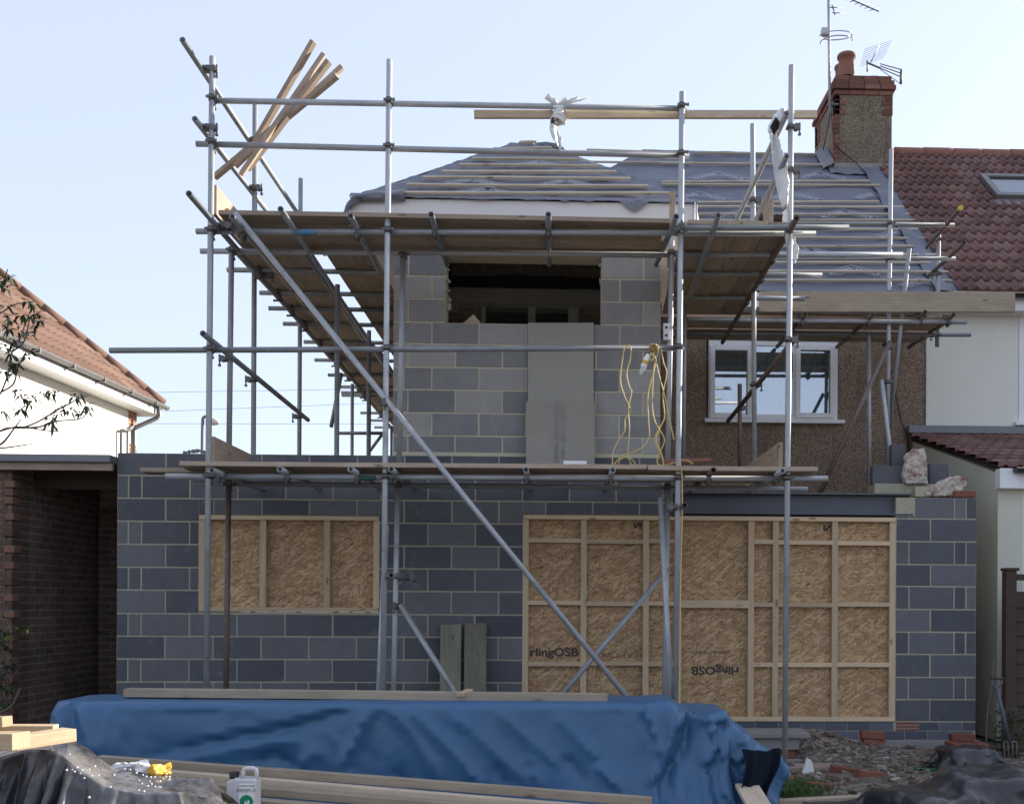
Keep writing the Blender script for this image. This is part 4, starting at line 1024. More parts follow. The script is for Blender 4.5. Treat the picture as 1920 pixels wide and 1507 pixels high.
# braces on the front
b1 = (P(441,400,YO-.055), P(1168,1297,YO-.055)); T('brace', b1[0], ground(*b1), 'tube'); CP(atz(*S[2], P(727,757,YO).z), 'z', 'x', -1, 'coupler')
b2 = (P(1253,1065,YI-.05), P(1058,1297,YI-.05)); T('brace', b2[0], ground(*b2), 'tube_grey', label='dull brace leaning left')
b3 = (P(750,1133,YI-.05), P(850,1293,YI-.05)); T('brace', b3[0], ground(*b3), 'tube'); CP(atz(*I2b, P(747,1136,YI).z), 'z', 'x', -1)
p = P(733,1078,-1.5); T('transom', p, (p.x, -.45, p.z), 'tube_grey'); CP(V((p.x-.03, YO, p.z)), 'z', 'y', -1); CP(V((p.x+.02, YI, p.z)), 'z', 'y', -1)
p = P(1284,947,-1.5); T('transom', p, (p.x, -.6, p.z), 'tube_rust'); CP(V((p.x-.05, YO, p.z)), 'z', 'y', 1)
# right return
XR = P(1478,640,YO).x + .05
g1 = (PX(1490,636,XR), PX(1365,789,XR)); T('guard_rail', *g1, 'tube_rust')
XT = P(1475,213,-1.55).x
g2 = (PX(1475,213,XT), PX(1381,412,XT)); T('guard_rail', g2[0], on(*g2, 1.3), 'tube'); g3 = (PX(1475,293,XT), PX(1420,407,XT)); T('guard_rail', g3[0], on(*g3, 1.3), 'tube')
r1 = P(1347,404,-1.6); rr1 = PX(1291,566,r1.x); T('ledger', r1, rr1, 'tube_grey')
r2 = P(1494,409,-1.6); rr2 = PX(1357,638,r2.x); T('ledger', r2, on(r2, rr2, 2.3), 'tube_rust')
S5 = (P(1411,233,.33), P(1415,905,.33)); T('standard', *S5)
for g_, s_ in ((g1, S[4]), (g2, S[4]), (g3, S[4])): CP(atz(*s_, on(*g_, YO).z), 'z', 'y', -1)
for g_ in (g1, g2, g3): CP(atz(*S5, on(*g_, .33).z), 'z', 'y', -1)
T('standard', P(1387,720,1.55), P(1387,905,1.55), 'tube_rust', label='short rusty standard below the window'); CP(P(1387,765,1.55), 'z', 'y', -1)
T('standard', P(1284,500,1.0), P(1281,900,1.0), 'tube'); 
for y in (477, 514, 558):
    Y = {477: YI+.1, 514: -.1, 558: .68}[y]; CP(V((r2.x, Y, P(1400, y, Y).z+.0)), 'y', 'x', 1)
# scaffold along the old rear wall
Yo, Yi = 1.6, 2.2
S6 = (P(1671,280,Yo), P(1662,930,Yo)); T('standard', *S6); S7 = (P(1629,605,Yi), P(1630,930,Yi)); T('standard', *S7); S8 = (P(1760,441,Yi), P(1757,650,Yi)); T('standard', *S8)
T('guard_rail', P(1300,417,Yo+.05), P(1789,422,Yo+.05), 'tube_grey'); T('guard_rail', P(1460,485,Yo+.05), P(1791,485,Yo+.05), 'tube_grey')
T('ledger', P(1290,601,Yo-.05), P(1812,604,Yo-.05), 'tube_grey'); T('ledger', P(1290,626,Yi), P(1820,628,Yi), 'tube_grey')
for (x, y) in ((1510,589), (1636,590), (1735,585), (1788,590)):
    p = P(x, y, Yo-.2); T('transom', p, (p.x, YM-.1, p.z), 'tube_rust'); CP((p.x, Yo-.05, p.z-.05), 'x', 'y', 1)
T('guard_rail', P(1801,390,1.15), P(1738,464,2.4), 'tube_rust'); T('guard_rail', P(1808,455,1.15), P(1742,517,2.4), 'tube_rust')
b = MB(); c = P(1801,390,1.15); b.tube(c-V((0,.012,0)), c+V((0,.03,0)), .028, 14); b.build('end_cap', M['yellow_cap'], sc)
T('brace', P(1705,466,1.5), P(1668,800,1.75), 'tube_grey'); T('brace', P(1653,712,1.5), P(1678,925,1.45), 'tube'); T('brace', P(1669,640,1.5), P(1538,922,1.3), 'tube_rust')
for z in (418, 485, 550, 603, 652, 716): CP(atz(*S6, P(1668, z, Yo).z), 'z', 'x', 1)
for z in (448, 513, 628): CP(atz(*S8, P(1760, z, Yi).z), 'z', 'y', 1)
def band(x0, y0, x1, y1, y, m):
    b = MB(); b.tube(P(x0, y0, y), P(x1, y1, y), TR+.0012, 14, cap=False); b.build('paint_band', M[m], sc)
band(552, 435.2, 592, 435.4, yr, 'paint_blue'); band(672, 894.4, 706, 894.5, yr, 'paint_green')
# base plates
b = MB(); q = S[4][1]; b.box((q.x-.075, q.y-.075, q.z-.004), (q.x+.075, q.y+.075, q.z+.003)); b.build('base_plate', M['coupler'], sc)
# ------------------------------------------------------------------ scaffold boards
zB = zTr + .024 + .02; zb_ = zLo + .024 + .02
def board(p0, p1, label, group, m='board', w=.22, h=.038, **k):
    return plank('scaffold_board', p0, p1, w, h, M[m], label, 'board', group, warp=.004, **k)
xa, xb = P(412, 415, -1.22).x, P(1256, 415, -1.22).x
gf = 'boards of the upper front platform'
for i, y in enumerate((-1.24, -1.01, -.78, -.55)):
    board((xa + random.uniform(-.02,.05), y, zB), (xb + random.uniform(-.05,.03), y, zB), 'grey brown scaffold board lying lengthwise under the white fascia', gf)
board((P(620,405,-.9).x, -.9, zB+.04), (P(1226,402,-.9).x, -.9, zB+.04), 'extra scaffold board doubled on the upper front platform', None)
gl = 'boards of the left side platform'
for i, x in enumerate((-2.86, -2.62, -2.40, -2.02, -1.80)):
    for y0 in (-.40, 3.4, 6.4):
        board((x, y0, zB+.0), (x, min(y0+3.75, 9.8), zB+.0), 'weathered scaffold board running back along the left side of the house', gl)
gr_ = 'boards of the right side platform'
for i, x in enumerate((1.2, 1.43, 1.66, 1.89)):
    board((x, -1.32, zB), (x, 1.45, zB), 'brown scaffold board running back beside the right of the hip roof', gr_)
gm = 'boards of the rear wall platform'
for i, y in enumerate((1.72, 1.95, 2.25, 2.5)):
    board((1.1, y, zB+.01), (P(1780, 590, y).x - (i*.1), y, zB+.01), 'scaffold board above the white three light window', gm)
glw = 'boards of the lower platform'
for i, y in enumerate((-1.26, -1.03, -.80, -.57)):
    x0 = [P(345,878,y).x, P(350,878,y).x, P(272,883,y).x, P(330,878,y).x][i]
    board((x0, y, zb_), (.75+.1*i, y, zb_), 'scaffold board of the lower platform left of the leaning cement boards', glw + ' on the left')
    board((.76+.1*i, y, zb_), (P(1528-25*i, 878, y).x, y, zb_), 'scaffold board of the lower platform under the yellow cable', glw + ' on the right')
plank('toe_board', P(1424,566,Yo-.12), P(1902,567,Yo-.12), .225, .04, M['wood_grey'], 'long wide timber board on edge below the felted roof', 'board', up=(0,-1,0), warp=.003)
def offcut(pts, y, th, m, label, name='board_offcut', cat='board', dy=1):
    b = MB(); b.prism([P(x, yy, y) for x, yy in pts], (0, th, 0)); return tag(b.build(name, m, bevel=.003), label, cat)
# end toe boards seen edge on, running back
def toe(px, z0, z1, y0, y1, label, x=None):
    x = P(px, 400, y0).x if x is None else x
    return plank('toe_board', (x, y0, (z0+z1)/2), (x, y1, (z0+z1)/2), .036, z1-z0, M['board'], label, 'board')
toe(402, zB+.02, zB+.27, YO+.06, .9, 'toe board on edge at the left end of the upper platform')
toe(400, zb_+.02, zb_+.24, YO+.06, -.2, 'toe board on edge at the left end of the lower platform')
toe(1466, zB+.02, zB+.25, YO+.06, .9, 'toe board on edge at the right end of the upper platform', x=XT-.06)
toe(1466, zb_+.02, zb_+.24, YO+.06, .4, 'toe board on edge at the right end of the lower platform', x=P(1467,850,YO).x)
# ------------------------------------------------------------------ loose timbers on the scaffold
gt = 'battens leaning in the top left corner'
for (a, c, ya, yb, w, lab) in (((588,78),(478,268),-1.1,-.9,.055,'topmost pale batten sticking up highest over the guard rail'), ((607,102),(452,328),-1.0,-1.1,.05,'batten with the second highest tip in the leaning bundle'),
        ((617,115),(463,318),-1.15,-.95,.06,'batten with the third highest tip in the leaning bundle'), ((641,126),(440,312),-.95,-1.0,.055,'thick batten with the rightmost tip of the leaning bundle'), ((632,142),(402,333),-1.2,-.8,.055,'lowest batten of the leaning bundle reaching farthest left')):
    plank('timber_batten', P(*c, yb), P(*a, ya), w, .04, M['board'], lab, 'timber', gt)
plank('timber_rail', P(889,215,YO+.12), P(1531,215.5,YO+.12), .04, .065, M['wood_pale'], 'long pale timber tied level below the top guard rail', 'timber')
plank('timber_post', P(1262,361,-.62), P(1256,500,-.62), .05, .045, M['wood_pale'], 'short upright batten beside the white fascia', 'timber', up=(0,1,0))
offcut([(1240,484),(1256,480),(1252,540),(1241,590)], -.2, .03, M['wood_pale'], 'pale sheathing offcut at the corner of the block tower', 'sheathing_offcut', 'board')
plank('timber_offcut', P(413,402,-.95), P(433,402,-.95), .1, .07, M['wood_new'], 'small sunlit timber block on the upper left platform corner', 'timber')
b = MB(); c = P(1427,411,-.9)
b.tube(c, P(1474,413,-1.05), .042, 14)
for i in range(9):
    q = c.lerp(P(1474,413,-1.05), i/8); b.tube(q-V((.006,0,0)), q+V((.006,0,0)), .052, 14)
tag(b.build('pipe_offcut', M['black_pl']), 'black ribbed pipe offcut on the upper right platform', 'pipe')
# cement boards
cbn = lambda pts, y0, y1: None
def leanboard(px0, px1, pyt, pyb, yt, yb, label, th=.02):
    b = MB(); A, B_, C, D = P(px0, pyb, yb), P(px1, pyb, yb), P(px1, pyt, yt), P(px0, pyt, yt)
    n = (B_-A).cross(D-A).normalized()*-th
    b.hexa([A, B_, B_+n, A+n, D, C, C+n, D+n]); return tag(b.build('cement_board', M['cement'], bevel=.002), label, 'board')
leanboard(990, 1113, 605, 872, -.03, -.12, 'taller grey cement board leaning behind, its plain top above the opening sill')
cb = leanboard(986, 1115, 753, 873, -.10, -.19, 'shorter grey cement board leaning in front with faint stamped lettering', .035); cb.data.materials[0] = M['cement_warm']
for dx, s_ in ((0, 'GENERAL PURPOSE BOARD'), (12, '2400 x 1200 x 12 CLASS 1')):
    b = MB(); add_text(b, s_, .05, Matrix.Translation(P(1044+dx, 808, -.168)) @ Matrix.Rotation(R(86), 4, 'X') @ Matrix.Rotation(R(90), 4, 'Z'), sx=.98); b.build('stamped_lettering', M['lead'], cb)
# small block and brick coloured timber on the lower platform
b = MB(); q = P(1078, 868, -1.0); b.obox((q.x, -1.0, zb_+.055), (.1,0,.0), (0,.06,0), (0,0,.035)); tag(b.build('foam_block', M['foam'], bevel=.004), 'white foam block standing on the lower platform boards', 'block')
plank('red_timber', P(1240,866,-.9), P(1331,862,-.8), .07, .035, M['terracotta'], 'reddish timber piece lying on the lower platform', 'timber')
# rubble wedge on the sill
b = MB(); b.prism([P(868,606,.05), P(888,589,.05), P(902,606,.05)], (0, .1, 0)); tag(b.build('timber_wedge', M['wood_pale']), 'small pale timber wedge sitting on the sill of the dark opening', 'timber')
# ------------------------------------------------------------------ yellow cable and plug on the ledger
def spline(pts, n=8):
    out = []; pts = [V(p) for p in pts]
    for i in range(len(pts)-1):
        p0, p1, p2, p3 = pts[max(0, i-1)], pts[i], pts[i+1], pts[min(len(pts)-1, i+2)]
        for k in range(n):
            t = k/n; out.append(.5*((2*p1) + (p2-p0)*t + (2*p0-5*p1+4*p2-p3)*t*t + (3*p1-p0-3*p2+p3)*t**3))
    return out + [pts[-1]]
def cablepx(b, px, y, r=.0052):
    b.path(spline([P(x, yy, y + (random.uniform(-.015, .015))) for x, yy in px]), r, 8)
b = MB(); yc = -1.33
cablepx(b, [(1148,872),(1150,846),(1160,825),(1171,807),(1172,785),(1182,770),(1170,740),(1163,710),(1170,655),(1172,648)], yc)
cablepx(b, [(1172,652),(1178,647),(1183,655),(1182,672),(1175,700),(1180,725),(1184,735),(1178,768),(1180,800),(1178,840),(1177,860)], yc-.02)
cablepx(b, [(1226,660),(1228,685),(1215,740),(1216,790),(1217,820),(1205,838),(1185,848),(1165,856),(1150,872)], yc)
cablepx(b, [(1224,655),(1232,647),(1234,660),(1226,690),(1223,760),(1228,790),(1236,805),(1230,825),(1240,850),(1244,868),(1238,872),(1232,866),(1236,850),(1246,825),(1236,805),(1231,800)], yc-.02)
cablepx(b, [(1240,655),(1244,680),(1250,700),(1243,740),(1246,780),(1238,800),(1230,815),(1229,830),(1238,850),(1243,865)], yc)
cablepx(b, [(1229,672),(1235,700),(1247,745),(1255,785),(1264,825)], yc-.01)
cablepx(b, [(1160,870),(1162,862),(1175,857),(1188,864),(1196,872),(1240,872),(1262,868),(1283,862),(1300,870)], -1.2)
cablepx(b, [(1178,858),(1184,870),(1195,873),(1225,873)], -1.18)
cablepx(b, [(1276,868),(1279,900),(1279,980),(1276,1100),(1274,1290),(1272,1330)], -1.38)
for i in range(3): b.path([P(1222+i*3+4*math.cos(t), 652+7*math.sin(t), yc+.06*math.sin(t*1)) for t in [R(k*30) for k in range(12)]], .006, 6, closed=True)
b.path(spline([P(1220,662,yc-.03), P(1226,668,yc-.05), P(1222,676,yc-.05), P(1217,668,yc-.04), P(1225,663,yc-.04)]), .007, 8)
tag(b.build('extension_cable', M['cable']), 'yellow cable looped over the ledger and trailing down the scaffold', 'cable')
pg = empty('cable_connector', P(1208,682,yc-.03), 'cable connector in white plastic hanging from the yellow cable loops', 'plug')
b = MB(); p0, p1 = P(1215,664,yc-.04), P(1202,700,yc-.04); d = (p1-p0)
b.lathe(p0, [(0,0),(.014,0),(.022,.03),(.026,.05),(.026,.11)], 12, d); b.build('plug_body', M['film'], pg)
b = MB(); b.lathe(p0 + d.normalized()*.11, [(.026,0),(.022,.012),(.017,.05),(.012,.075),(0,.08)], 12, d); b.build('plug_nose', M['can'], pg)
b = MB(); b.lathe(p0 + d.normalized()*.06, [(.0272,0),(.0272,.03)], 12, d); b.build('band', M['yellow_pl'], pg)
jb = MB(); q = P(1250,622,YI-.05); jb.box((q.x-.03, YI-.06, q.z-.075), (q.x+.03, YI-.03, q.z+.075)); o = tag(jb.build('cable_box', M['can'], bevel=.006), 'small white box clipped to the standard right of the block tower', 'box')
jb = MB(); jb.tube((q.x-.005, YI-.066, q.z+.035), (q.x-.005, YI-.058, q.z+.035), .012, 10); jb.tube((q.x-.005, YI-.066, q.z-.035), (q.x-.005, YI-.058, q.z-.035), .012, 10); jb.build('socket', M['black_pl'], o)
# plastic film tied round the tubes
def film(px, y, wpx, name, label, seed, dark=None):
    b = MB(); c = spline([P(x, yy, y) for x, yy in px], 6); n = len(c)
    wv = [w for w in wpx]
    k0 = len(b.v); rows = []
    for i, p in enumerate(c):
        f = i/(n-1)*(len(wv)-1); a = int(min(len(wv)-2, f)); w = wv[a]+(wv[a+1]-wv[a])*(f-a); w = w/223
        t = (c[min(n-1, i+1)]-c[max(0, i-1)]).normalized(); sd = t.cross(V((0,1,0))).normalized()
        for j in range(7):
            u = j/6-.5; b.v.append(tuple(p + sd*w*u*(1+.25*noise.noise(V((i*.4, j, seed)))) + V((0,-.05*math.cos(u*5+i*.15)*1 + .03*noise.noise(V((i*.5, j*.8, seed+3))), 0))))
    for i in range(n-1):
        for j in range(6): b.cur = 1 if dark and dark[0] <= i <= dark[1] and 1 <= j <= 4 else 0; q = k0+i*7+j; b.face([q, q+1, q+8, q+7], .5, True)
    b.cur = 0
    o = b.build(name, [M['film'], M['cable_black']]); s = o.modifiers.new('sol', 'SOLIDIFY'); s.thickness = .003
    return tag(o, label, 'plastic film')
film([(1468,208),(1458,228),(1448,248),(1452,270),(1458,300),(1466,340),(1472,388)], YO-.06, (16,22,20,18,20,24,22,6), 'plastic_strip', 'long white plastic strip hanging from the top right guard rail', 4, (6, 11))
film([(1473,395),(1480,430),(1486,470),(1484,494)], YO+.03, (8,22,24,14), 'plastic_strip', 'short white plastic strip dangling behind the right standard', 9)
film([(1036,222),(1038,240),(1045,262),(1050,281)], YO+.02, (6,14,18,4), 'plastic_strip', 'white plastic tail hanging under the level timber above the roof', 14, (1, 4))
b = MB()
for i in range(5):
    z = P(1048, 197+5.5*i, YO).z; cx = P(1047, 200, YO).x; b.path([(cx + .055*(1+.3*noise.noise(V((i, t, 1))))*math.cos(t)*(.7 if i in (1,2) else 1), YO+.09+.075*math.sin(t), z+.012*math.cos(t*2+i)) for t in [k*.42 for k in range(15)]], .014, 6, closed=True)
for (x, y, w) in ((1025,180,.03), (1036,186,.03), (1062,186,.022), (1085,182,.012), (1105,184,.006)):
    b.tube(P(1045,198,YO+.04), P(x, y, YO+.02), .012, 6, r1=w)
tag(b.build('plastic_knot', M['film']), 'white plastic film knotted round the top guard rail', 'plastic film')
b = MB(); b.rock(P(1106,352,.1), .028, 3, 2); b.rock(P(1102,354,.08), .02, 5, 2); tag(b.build('crumpled_wrapper', M['blue_pl']), 'small crumpled blue wrapper on the hip roof battens', 'wrapper')
# ------------------------------------------------------------------ masonry on the pier
def cblock(px0, px1, pyt, pyb, y, d, m, label, name='concrete_block', cat='block', group=None, rz=0):
    A, B_ = P(px0, pyb, y), P(px1, pyt, y); b = MB(); b.box((A.x, y, A.z), (B_.x, y+d, B_.z), random.random()); return tag(b.build(name, m, bevel=.004), label, cat, group)
zr_ = P(1740, 907, .5).z
b = MB(); b.box((P(1640,920,.5).x, .5, zpt-.5), (xr-.02, .78, zr_)); b.box((xr-.281, .3, zpt-.31), (xr-.02, .5, P(1790, 925, .3).z)); b.build('return_wall', M['mortar'], house)
cblock(1720, 1741, 873, 906.5, .5, .25, M['block'], 'light grey block on end beside the broken white masonry')
cblock(1743, 1779, 870, 906.5, .62, .1, M['block'], 'grey block standing rightmost behind the pier top')
cblock(1672, 1698, 833, 906.5, .62, .1, M['block'], 'tallest dark block standing behind the leaning tube')
cblock(1636, 1717, 874, 906.5, .55, .1, M['block'], 'wide grey block lying at the left of the masonry pile')
def chunk(px, py, y, r, sq, label, seed):
    b = MB(); b.rock(P(px, py, y), r, seed, 4, sq); o = b.build('masonry_chunk', M['chunk']); t = bpy.data.textures.get('rk') or bpy.data.textures.new('rk', 'CLOUDS'); t.noise_scale = .05
    d = o.modifiers.new('d', 'DISPLACE'); d.texture = t; d.strength = .035; d.texture_coords = 'LOCAL'; return tag(o, label, 'rubble')
def wedge(pts, y, th, label):
    b = MB(); n = len(pts); b.prism([P(x, yy, y) for x, yy in pts], (0, th, 0)); o = b.build('masonry_chunk', M['chunk'])
    s = o.modifiers.new('tri', 'REMESH'); s.mode = 'VOXEL'; s.voxel_size = .012
    t = bpy.data.textures.get('rk') or bpy.data.textures.new('rk', 'CLOUDS'); t.noise_scale = .06
    d = o.modifiers.new('d', 'DISPLACE'); d.texture = t; d.strength = .05; d.texture_coords = 'LOCAL'; return tag(o, label, 'rubble')
wedge([(1695,892),(1700,868),(1702,850),(1718,842),(1735,840),(1739,870),(1741,906),(1700,906)], .44, .12, 'upright whitish masonry chunk with torn edges above the pier')
wedge([(1735,930),(1752,912),(1772,900),(1795,891),(1812,897),(1814,912),(1790,930)], .06, .2, 'flat broken red and white masonry chunk on the pier top')
cblock(1790, 1830, 920, 931.5, .0, .1, M['brick_red'], 'single orange brick lying on the pier top', 'brick', 'brick')
cblock(1806, 1815, 895, 912, .35, .1, M['block'], 'small block fragment behind the orange brick on the pier')
cblock(1716, 1742, 912, 931, .09, .12, M['mortar'], 'mortar covered block bit at the end of the steel beam')
# mortar snots and debris lying on the left wall top
b = MB()
for i in range(26): b.rock(P(345+i*2, 849-3.5*math.sin(i*.13), .12+random.uniform(-.05,.05)), random.uniform(.012, .03), i, 1, (1,1,.6), t=.3)
tag(b.build('mortar_heap', M['concrete']), 'loose mortar debris heaped on the left wall top', 'rubble', kind='stuff')
# ------------------------------------------------------------------ garage on the left
ga = empty('garage', (-6, 1, 0), 'dark open brick garage with flat roof at the left edge', 'garage')
xg = P(22, 1000, 0).x; Yk = 1.95
b = MB(); b.box((-8, 0, -.3), (xg, .33, P(10, 868, 0).z)); b.build('pillar', M['brick_xz'], ga)
b = MB(); b.box((xg-.1, .33, -.3), (xg-.002, Yk, P(10, 868, 0).z)); b.build('side_wall', M['brick_yz'], ga)
b = MB(); b.box((xg-.1, Yk, -.3), (xl, Yk+.1, P(10, 868, 0).z)); b.build('back_wall', M['void_brick'], ga)
b = MB(); bxx = P(190, 1000, Yk-.05).x; b.box((bxx-.0, Yk-.12, -.3), (bxx+.2, Yk-.002, 2.4)); b.build('pier', M['brick_xz'], ga)
b = MB()
for k in range(34):                                   # rough toothed brick ends on the pillar edge
    z = -.02+k*.0765
    if k % 2 == 0 or random.random() < .35:
        w = random.uniform(.03, .11); b.box((xg-.06, -.02-random.uniform(0, .02), z), (xg+w*.35, .10, z+.066), random.random())
b.box((xg-.08, -.012, -.1), (xg-.045, .02, 2.62), .3); b.build('toothed_bricks', M['tooth'], ga, bevel=.006)
zr0, zr1 = P(120, 866, -.14).z, P(120, 851, -.14).z
b = MB(); b.box((-8, -.14, zr0), (xl-.012, Yk+2.5, zr1)); b.build('roof', M['lead'], ga, bevel=.012)
b = MB(); b.box((-8, -.10, zr0-.07), (xl-.014, -.06, zr0-.002)); b.build('fascia', M['board'], ga)
b = MB(); b.box((xg, .42, P(150,917,.42).z), (xl-.014, .47, P(150,879,.42).z)); b.build('beam', M['wood_dark'], ga)
b = MB(); b.box((xg-.1, .5, zr0-.03), (xl-.014, Yk, zr0-.004)); b.build('ceiling', M['void'], ga)
# ------------------------------------------------------------------ white house far left
C0 = P(256, 757, 9.45); N0 = P(0, 655, 5.05)
u_ = V((C0.x-N0.x, C0.y-N0.y, 0)).normalized(); n_ = V((u_.y, -u_.x, 0)); ze = C0.z + .02
def LW(s, n, z): return V((C0.x, C0.y, 0)) + u_*s + n_*n + V((0,0,z))
lh = empty('detached_house', LW(-4, -3, 0), 'sunlit white roughcast house with weathered orange tiled hip roof', 'house')
def lbox(b, s0, s1, n0, n1, z0, z1, t=.5):
    b.hexa([LW(s0,n0,z0), LW(s1,n0,z0), LW(s1,n1,z0), LW(s0,n1,z0), LW(s0,n0,z1), LW(s1,n0,z1), LW(s1,n1,z1), LW(s0,n1,z1)], t)
b = MB(); lbox(b, -12, 0, -.3, 0, 0, ze); lbox(b, -.3, 0, -8, -.3, 0, ze); lbox(b, -12, -11.7, -8, -.3, 0, ze); b.build('wall', M['roughcast'], lh)
ov = .33; eo = V((0,0,0)); Lr = 13.0; run = 4.2; ris = .92
uu = -u_; E3 = LW(ov, ov, ze+.02); sv = (-n_*1 + V((0,0,ris))).normalized(); nv = V((sv.x, sv.y, 0)).normalized()*-sv.z + V((0,0,math.hypot(sv.x, sv.y))); hyp = math.hypot(1, ris)
b = MB(); tiles(b, LW(ov-Lr, ov, ze+.02), u_, sv, nv, Lr, run*hyp, .2, .33, keep=lambda u, s: (Lr-u) > s/hyp, rh=.03, step=.02, seed=5, sub=6)
r3 = b.build('roof', M['tile_salmon'], lh)
ap = E3 + u_*-run - n_*run + V((0,0,run*ris))
b = MB(); b.v = [tuple(E3 - nv*.02), tuple(E3 - n_*2*run - nv*.0), tuple(ap - nv*.02)]; b.face([0, 1, 2]); b.v += [tuple(ap-u_*9), tuple(E3-u_*13-n_*2*run), tuple(E3-u_*13-nv*.02)]; b.face([2, 1, 4, 3]); b.face([5, 0, 2, 3]); b.build('hip_end', M['tile_salmon'], r3)
b = MB(); q0, q1 = E3 + nv*.03, ap + nv*.05; Lh = (q1-q0).length; k = 0
while k*.42 < Lh:
    a_, c_ = q0.lerp(q1, k*.42/Lh), q0.lerp(q1, min(1, (k*.42+.45)/Lh)); b.tube(a_, c_, .095, 12, r1=.085); k += 1
b.build('hip_tiles', M['tile_salmon'], r3)
b = MB(); lbox(b, -12, ov, ov-.03, ov-.005, ze-.20, ze-.02); lbox(b, ov-.03, ov-.005, -8, ov-.03, ze-.20, ze-.02); lbox(b, -12, ov-.03, .0, ov-.03, ze-.20, ze-.185); b.build('fascia', M['pvc'], lh)
b = MB(); gutter(b, LW(-12, ov+.055, ze+.0), LW(ov+.08, ov+.055, ze+.0), .065)
for i in range(9): lbox(b, -.2-i*1.0, -.16-i*1.0, ov-.0, ov+.125, ze-.075, ze+.01)
b.build('gutter', M['grey_gutter'], lh)
dp = MB(); dp.path([LW(.05, ov+.05, ze-.05), LW(.05, ov+.05, ze-.22), LW(.05, ov+.02, ze-.27), LW(-.3, .12, ze-.5), LW(-.32, .08, ze-.56), LW(-.32, .08, 0)], .04, 10); dp.path([LW(-.75, .06, ze-.62), LW(-.75, .05, 0)], .025, 8); dp.path([LW(-.75, .06, ze-.62), LW(-.32, .06, ze-.55)], .025, 8); dp.build('downpipe', M['grey_gutter'], lh)
b = MB(); lbox(b, -.34, .004, -.25, .004, ze-.45, ze-.19); lbox(b, -.30, .004, -.25, .004, ze-1.20, ze-.78); b.build('quoin_bricks', M['quoin'], lh)
b = MB(); lbox(b, -5.05, -4.75, -.1, .01, ze-2.3, ze-.35); b.build('window_trim', M['quoin'], lh)
b = MB(); lbox(b, -6.6, -5.06, -.05, .02, ze-2.2, ze-.45); lw = b.build('window', M['pvc'], lh); b = MB(); lbox(b, -6.5, -5.2, .0, .026, ze-2.1, ze-.55); b.build('pane', M['glass_dark'], lw)
b = MB(); lbox(b, -6.7, -4.7, 0, .08, ze-2.38, ze-2.30); b.build('sill', M['terracotta'], lw)
# ------------------------------------------------------------------ lamp and wires in the distance
YLp = 24.0; lp = empty('street_lamp', (P(380, 850, YLp).x, YLp, 0), 'distant street lamp behind the left scaffold standard', 'street lamp')
b = MB(); t0 = P(379, 860, YLp); b.path(spline([(t0.x, YLp, 0), t0, P(380, 795, YLp), P(381, 784, YLp), P(386, 781, YLp), P(394, 783, YLp)], 5), .05, 8); b.build('post', M['lamppost'], lp)
b = MB(); c = P(398, 789, YLp); b.lathe(V((c.x-.2, YLp, c.z)), [(0,0),(.07,.01),(.1,.1),(.12,.25),(.08,.4),(0,.43)], 14, (1,0,-.1)); b.build('lantern', M['lampm'], lp)
for i, (a, c, lab) in enumerate((((200,737),(760,728),'uppermost thin overhead wire behind the left scaffold'), ((200,775),(800,752),'middle sloping overhead wire behind the left scaffold'), ((200,794),(800,795),'lowest level overhead wire behind the left scaffold'))):
    b = MB(); p0, p1 = P(*a, 22), P(*c, 26); p0 = p0+(p0-p1)*3; p1 = p1+(p1-p0)*.8
    b.path([p0.lerp(p1, k/20)-V((0,0,.8*(1-(2*k/20-1)**2)*0)) for k in range(21)], .006, 5); tag(b.build('overhead_wire', M['lead']), lab, 'wire', 'overhead wires')
# ------------------------------------------------------------------ plants
def leafc(b, c, n, L, w, droop, rng):
    for i in range(n):
        a = rng.uniform(0, 6.28); d = V((math.cos(a), math.sin(a), rng.uniform(-.9, .7))).normalized(); sd = d.cross(V((0,0,1))).normalized(); l = L*rng.uniform(.6, 1.15); t = rng.random()
        up = sd.cross(d); p = V(c) + d*L*.1; ww = w*rng.uniform(.8, 1.2); k = len(b.v)
        m1 = p + d*l*.35 + up*.08*l; m2 = p + d*l*.7 - V((0,0,droop*l*.15)); e = p + d*l - V((0,0,droop*l*.4))
        b.v += [tuple(p), tuple(m1-sd*ww), tuple(m1-up*.1*ww), tuple(m1+sd*ww), tuple(m2-sd*ww*.7), tuple(m2-up*.1*ww), tuple(m2+sd*ww*.7), tuple(e)]
        for q in ((0,1,2), (0,2,3), (1,4,5,2), (2,5,6,3), (4,7,5), (5,7,6)): b.face([k+x for x in q], t, True)
rng = random.Random(11)
yS = -3.0; sb = empty('shrub', P(-120, 1500, yS), 'leafy shrub branches reaching in from the left edge', 'shrub')
b = MB(); root = P(-130, 1480, yS)
stems = [[(-130,1480),(-110,1100),(-60,870),(-20,842),(5,830),(25,805),(40,785)], [(-60,870),(0,808),(40,802),(72,790),(105,770),(130,757),(150,745),(165,742)], [(-60,870),(-30,790),(2,735),(15,700),(22,660),(35,640),(50,600),(62,570)],
         [(-110,1100),(-60,700),(-20,600),(5,585),(25,572),(50,567),(62,566)], [(-60,700),(-25,560),(2,535),(10,518),(14,505)], [(0,808),(35,800),(80,806),(110,809)], [(40,802),(75,800),(100,790),(150,785),(165,770)], [(-20,842),(20,838),(60,832)], [(22,660),(45,640),(55,600)], [(2,735),(25,720),(33,690),(38,680)]]
for i, s_ in enumerate(stems):
    b.path(spline([P(x, y, yS + .25*math.sin(i*1.7+k*.6)) for k, (x, y) in enumerate(s_)], 5), .016 if i == 0 else .007, 6, r_end=.003)
b.build('stem', M['twig'], sb)
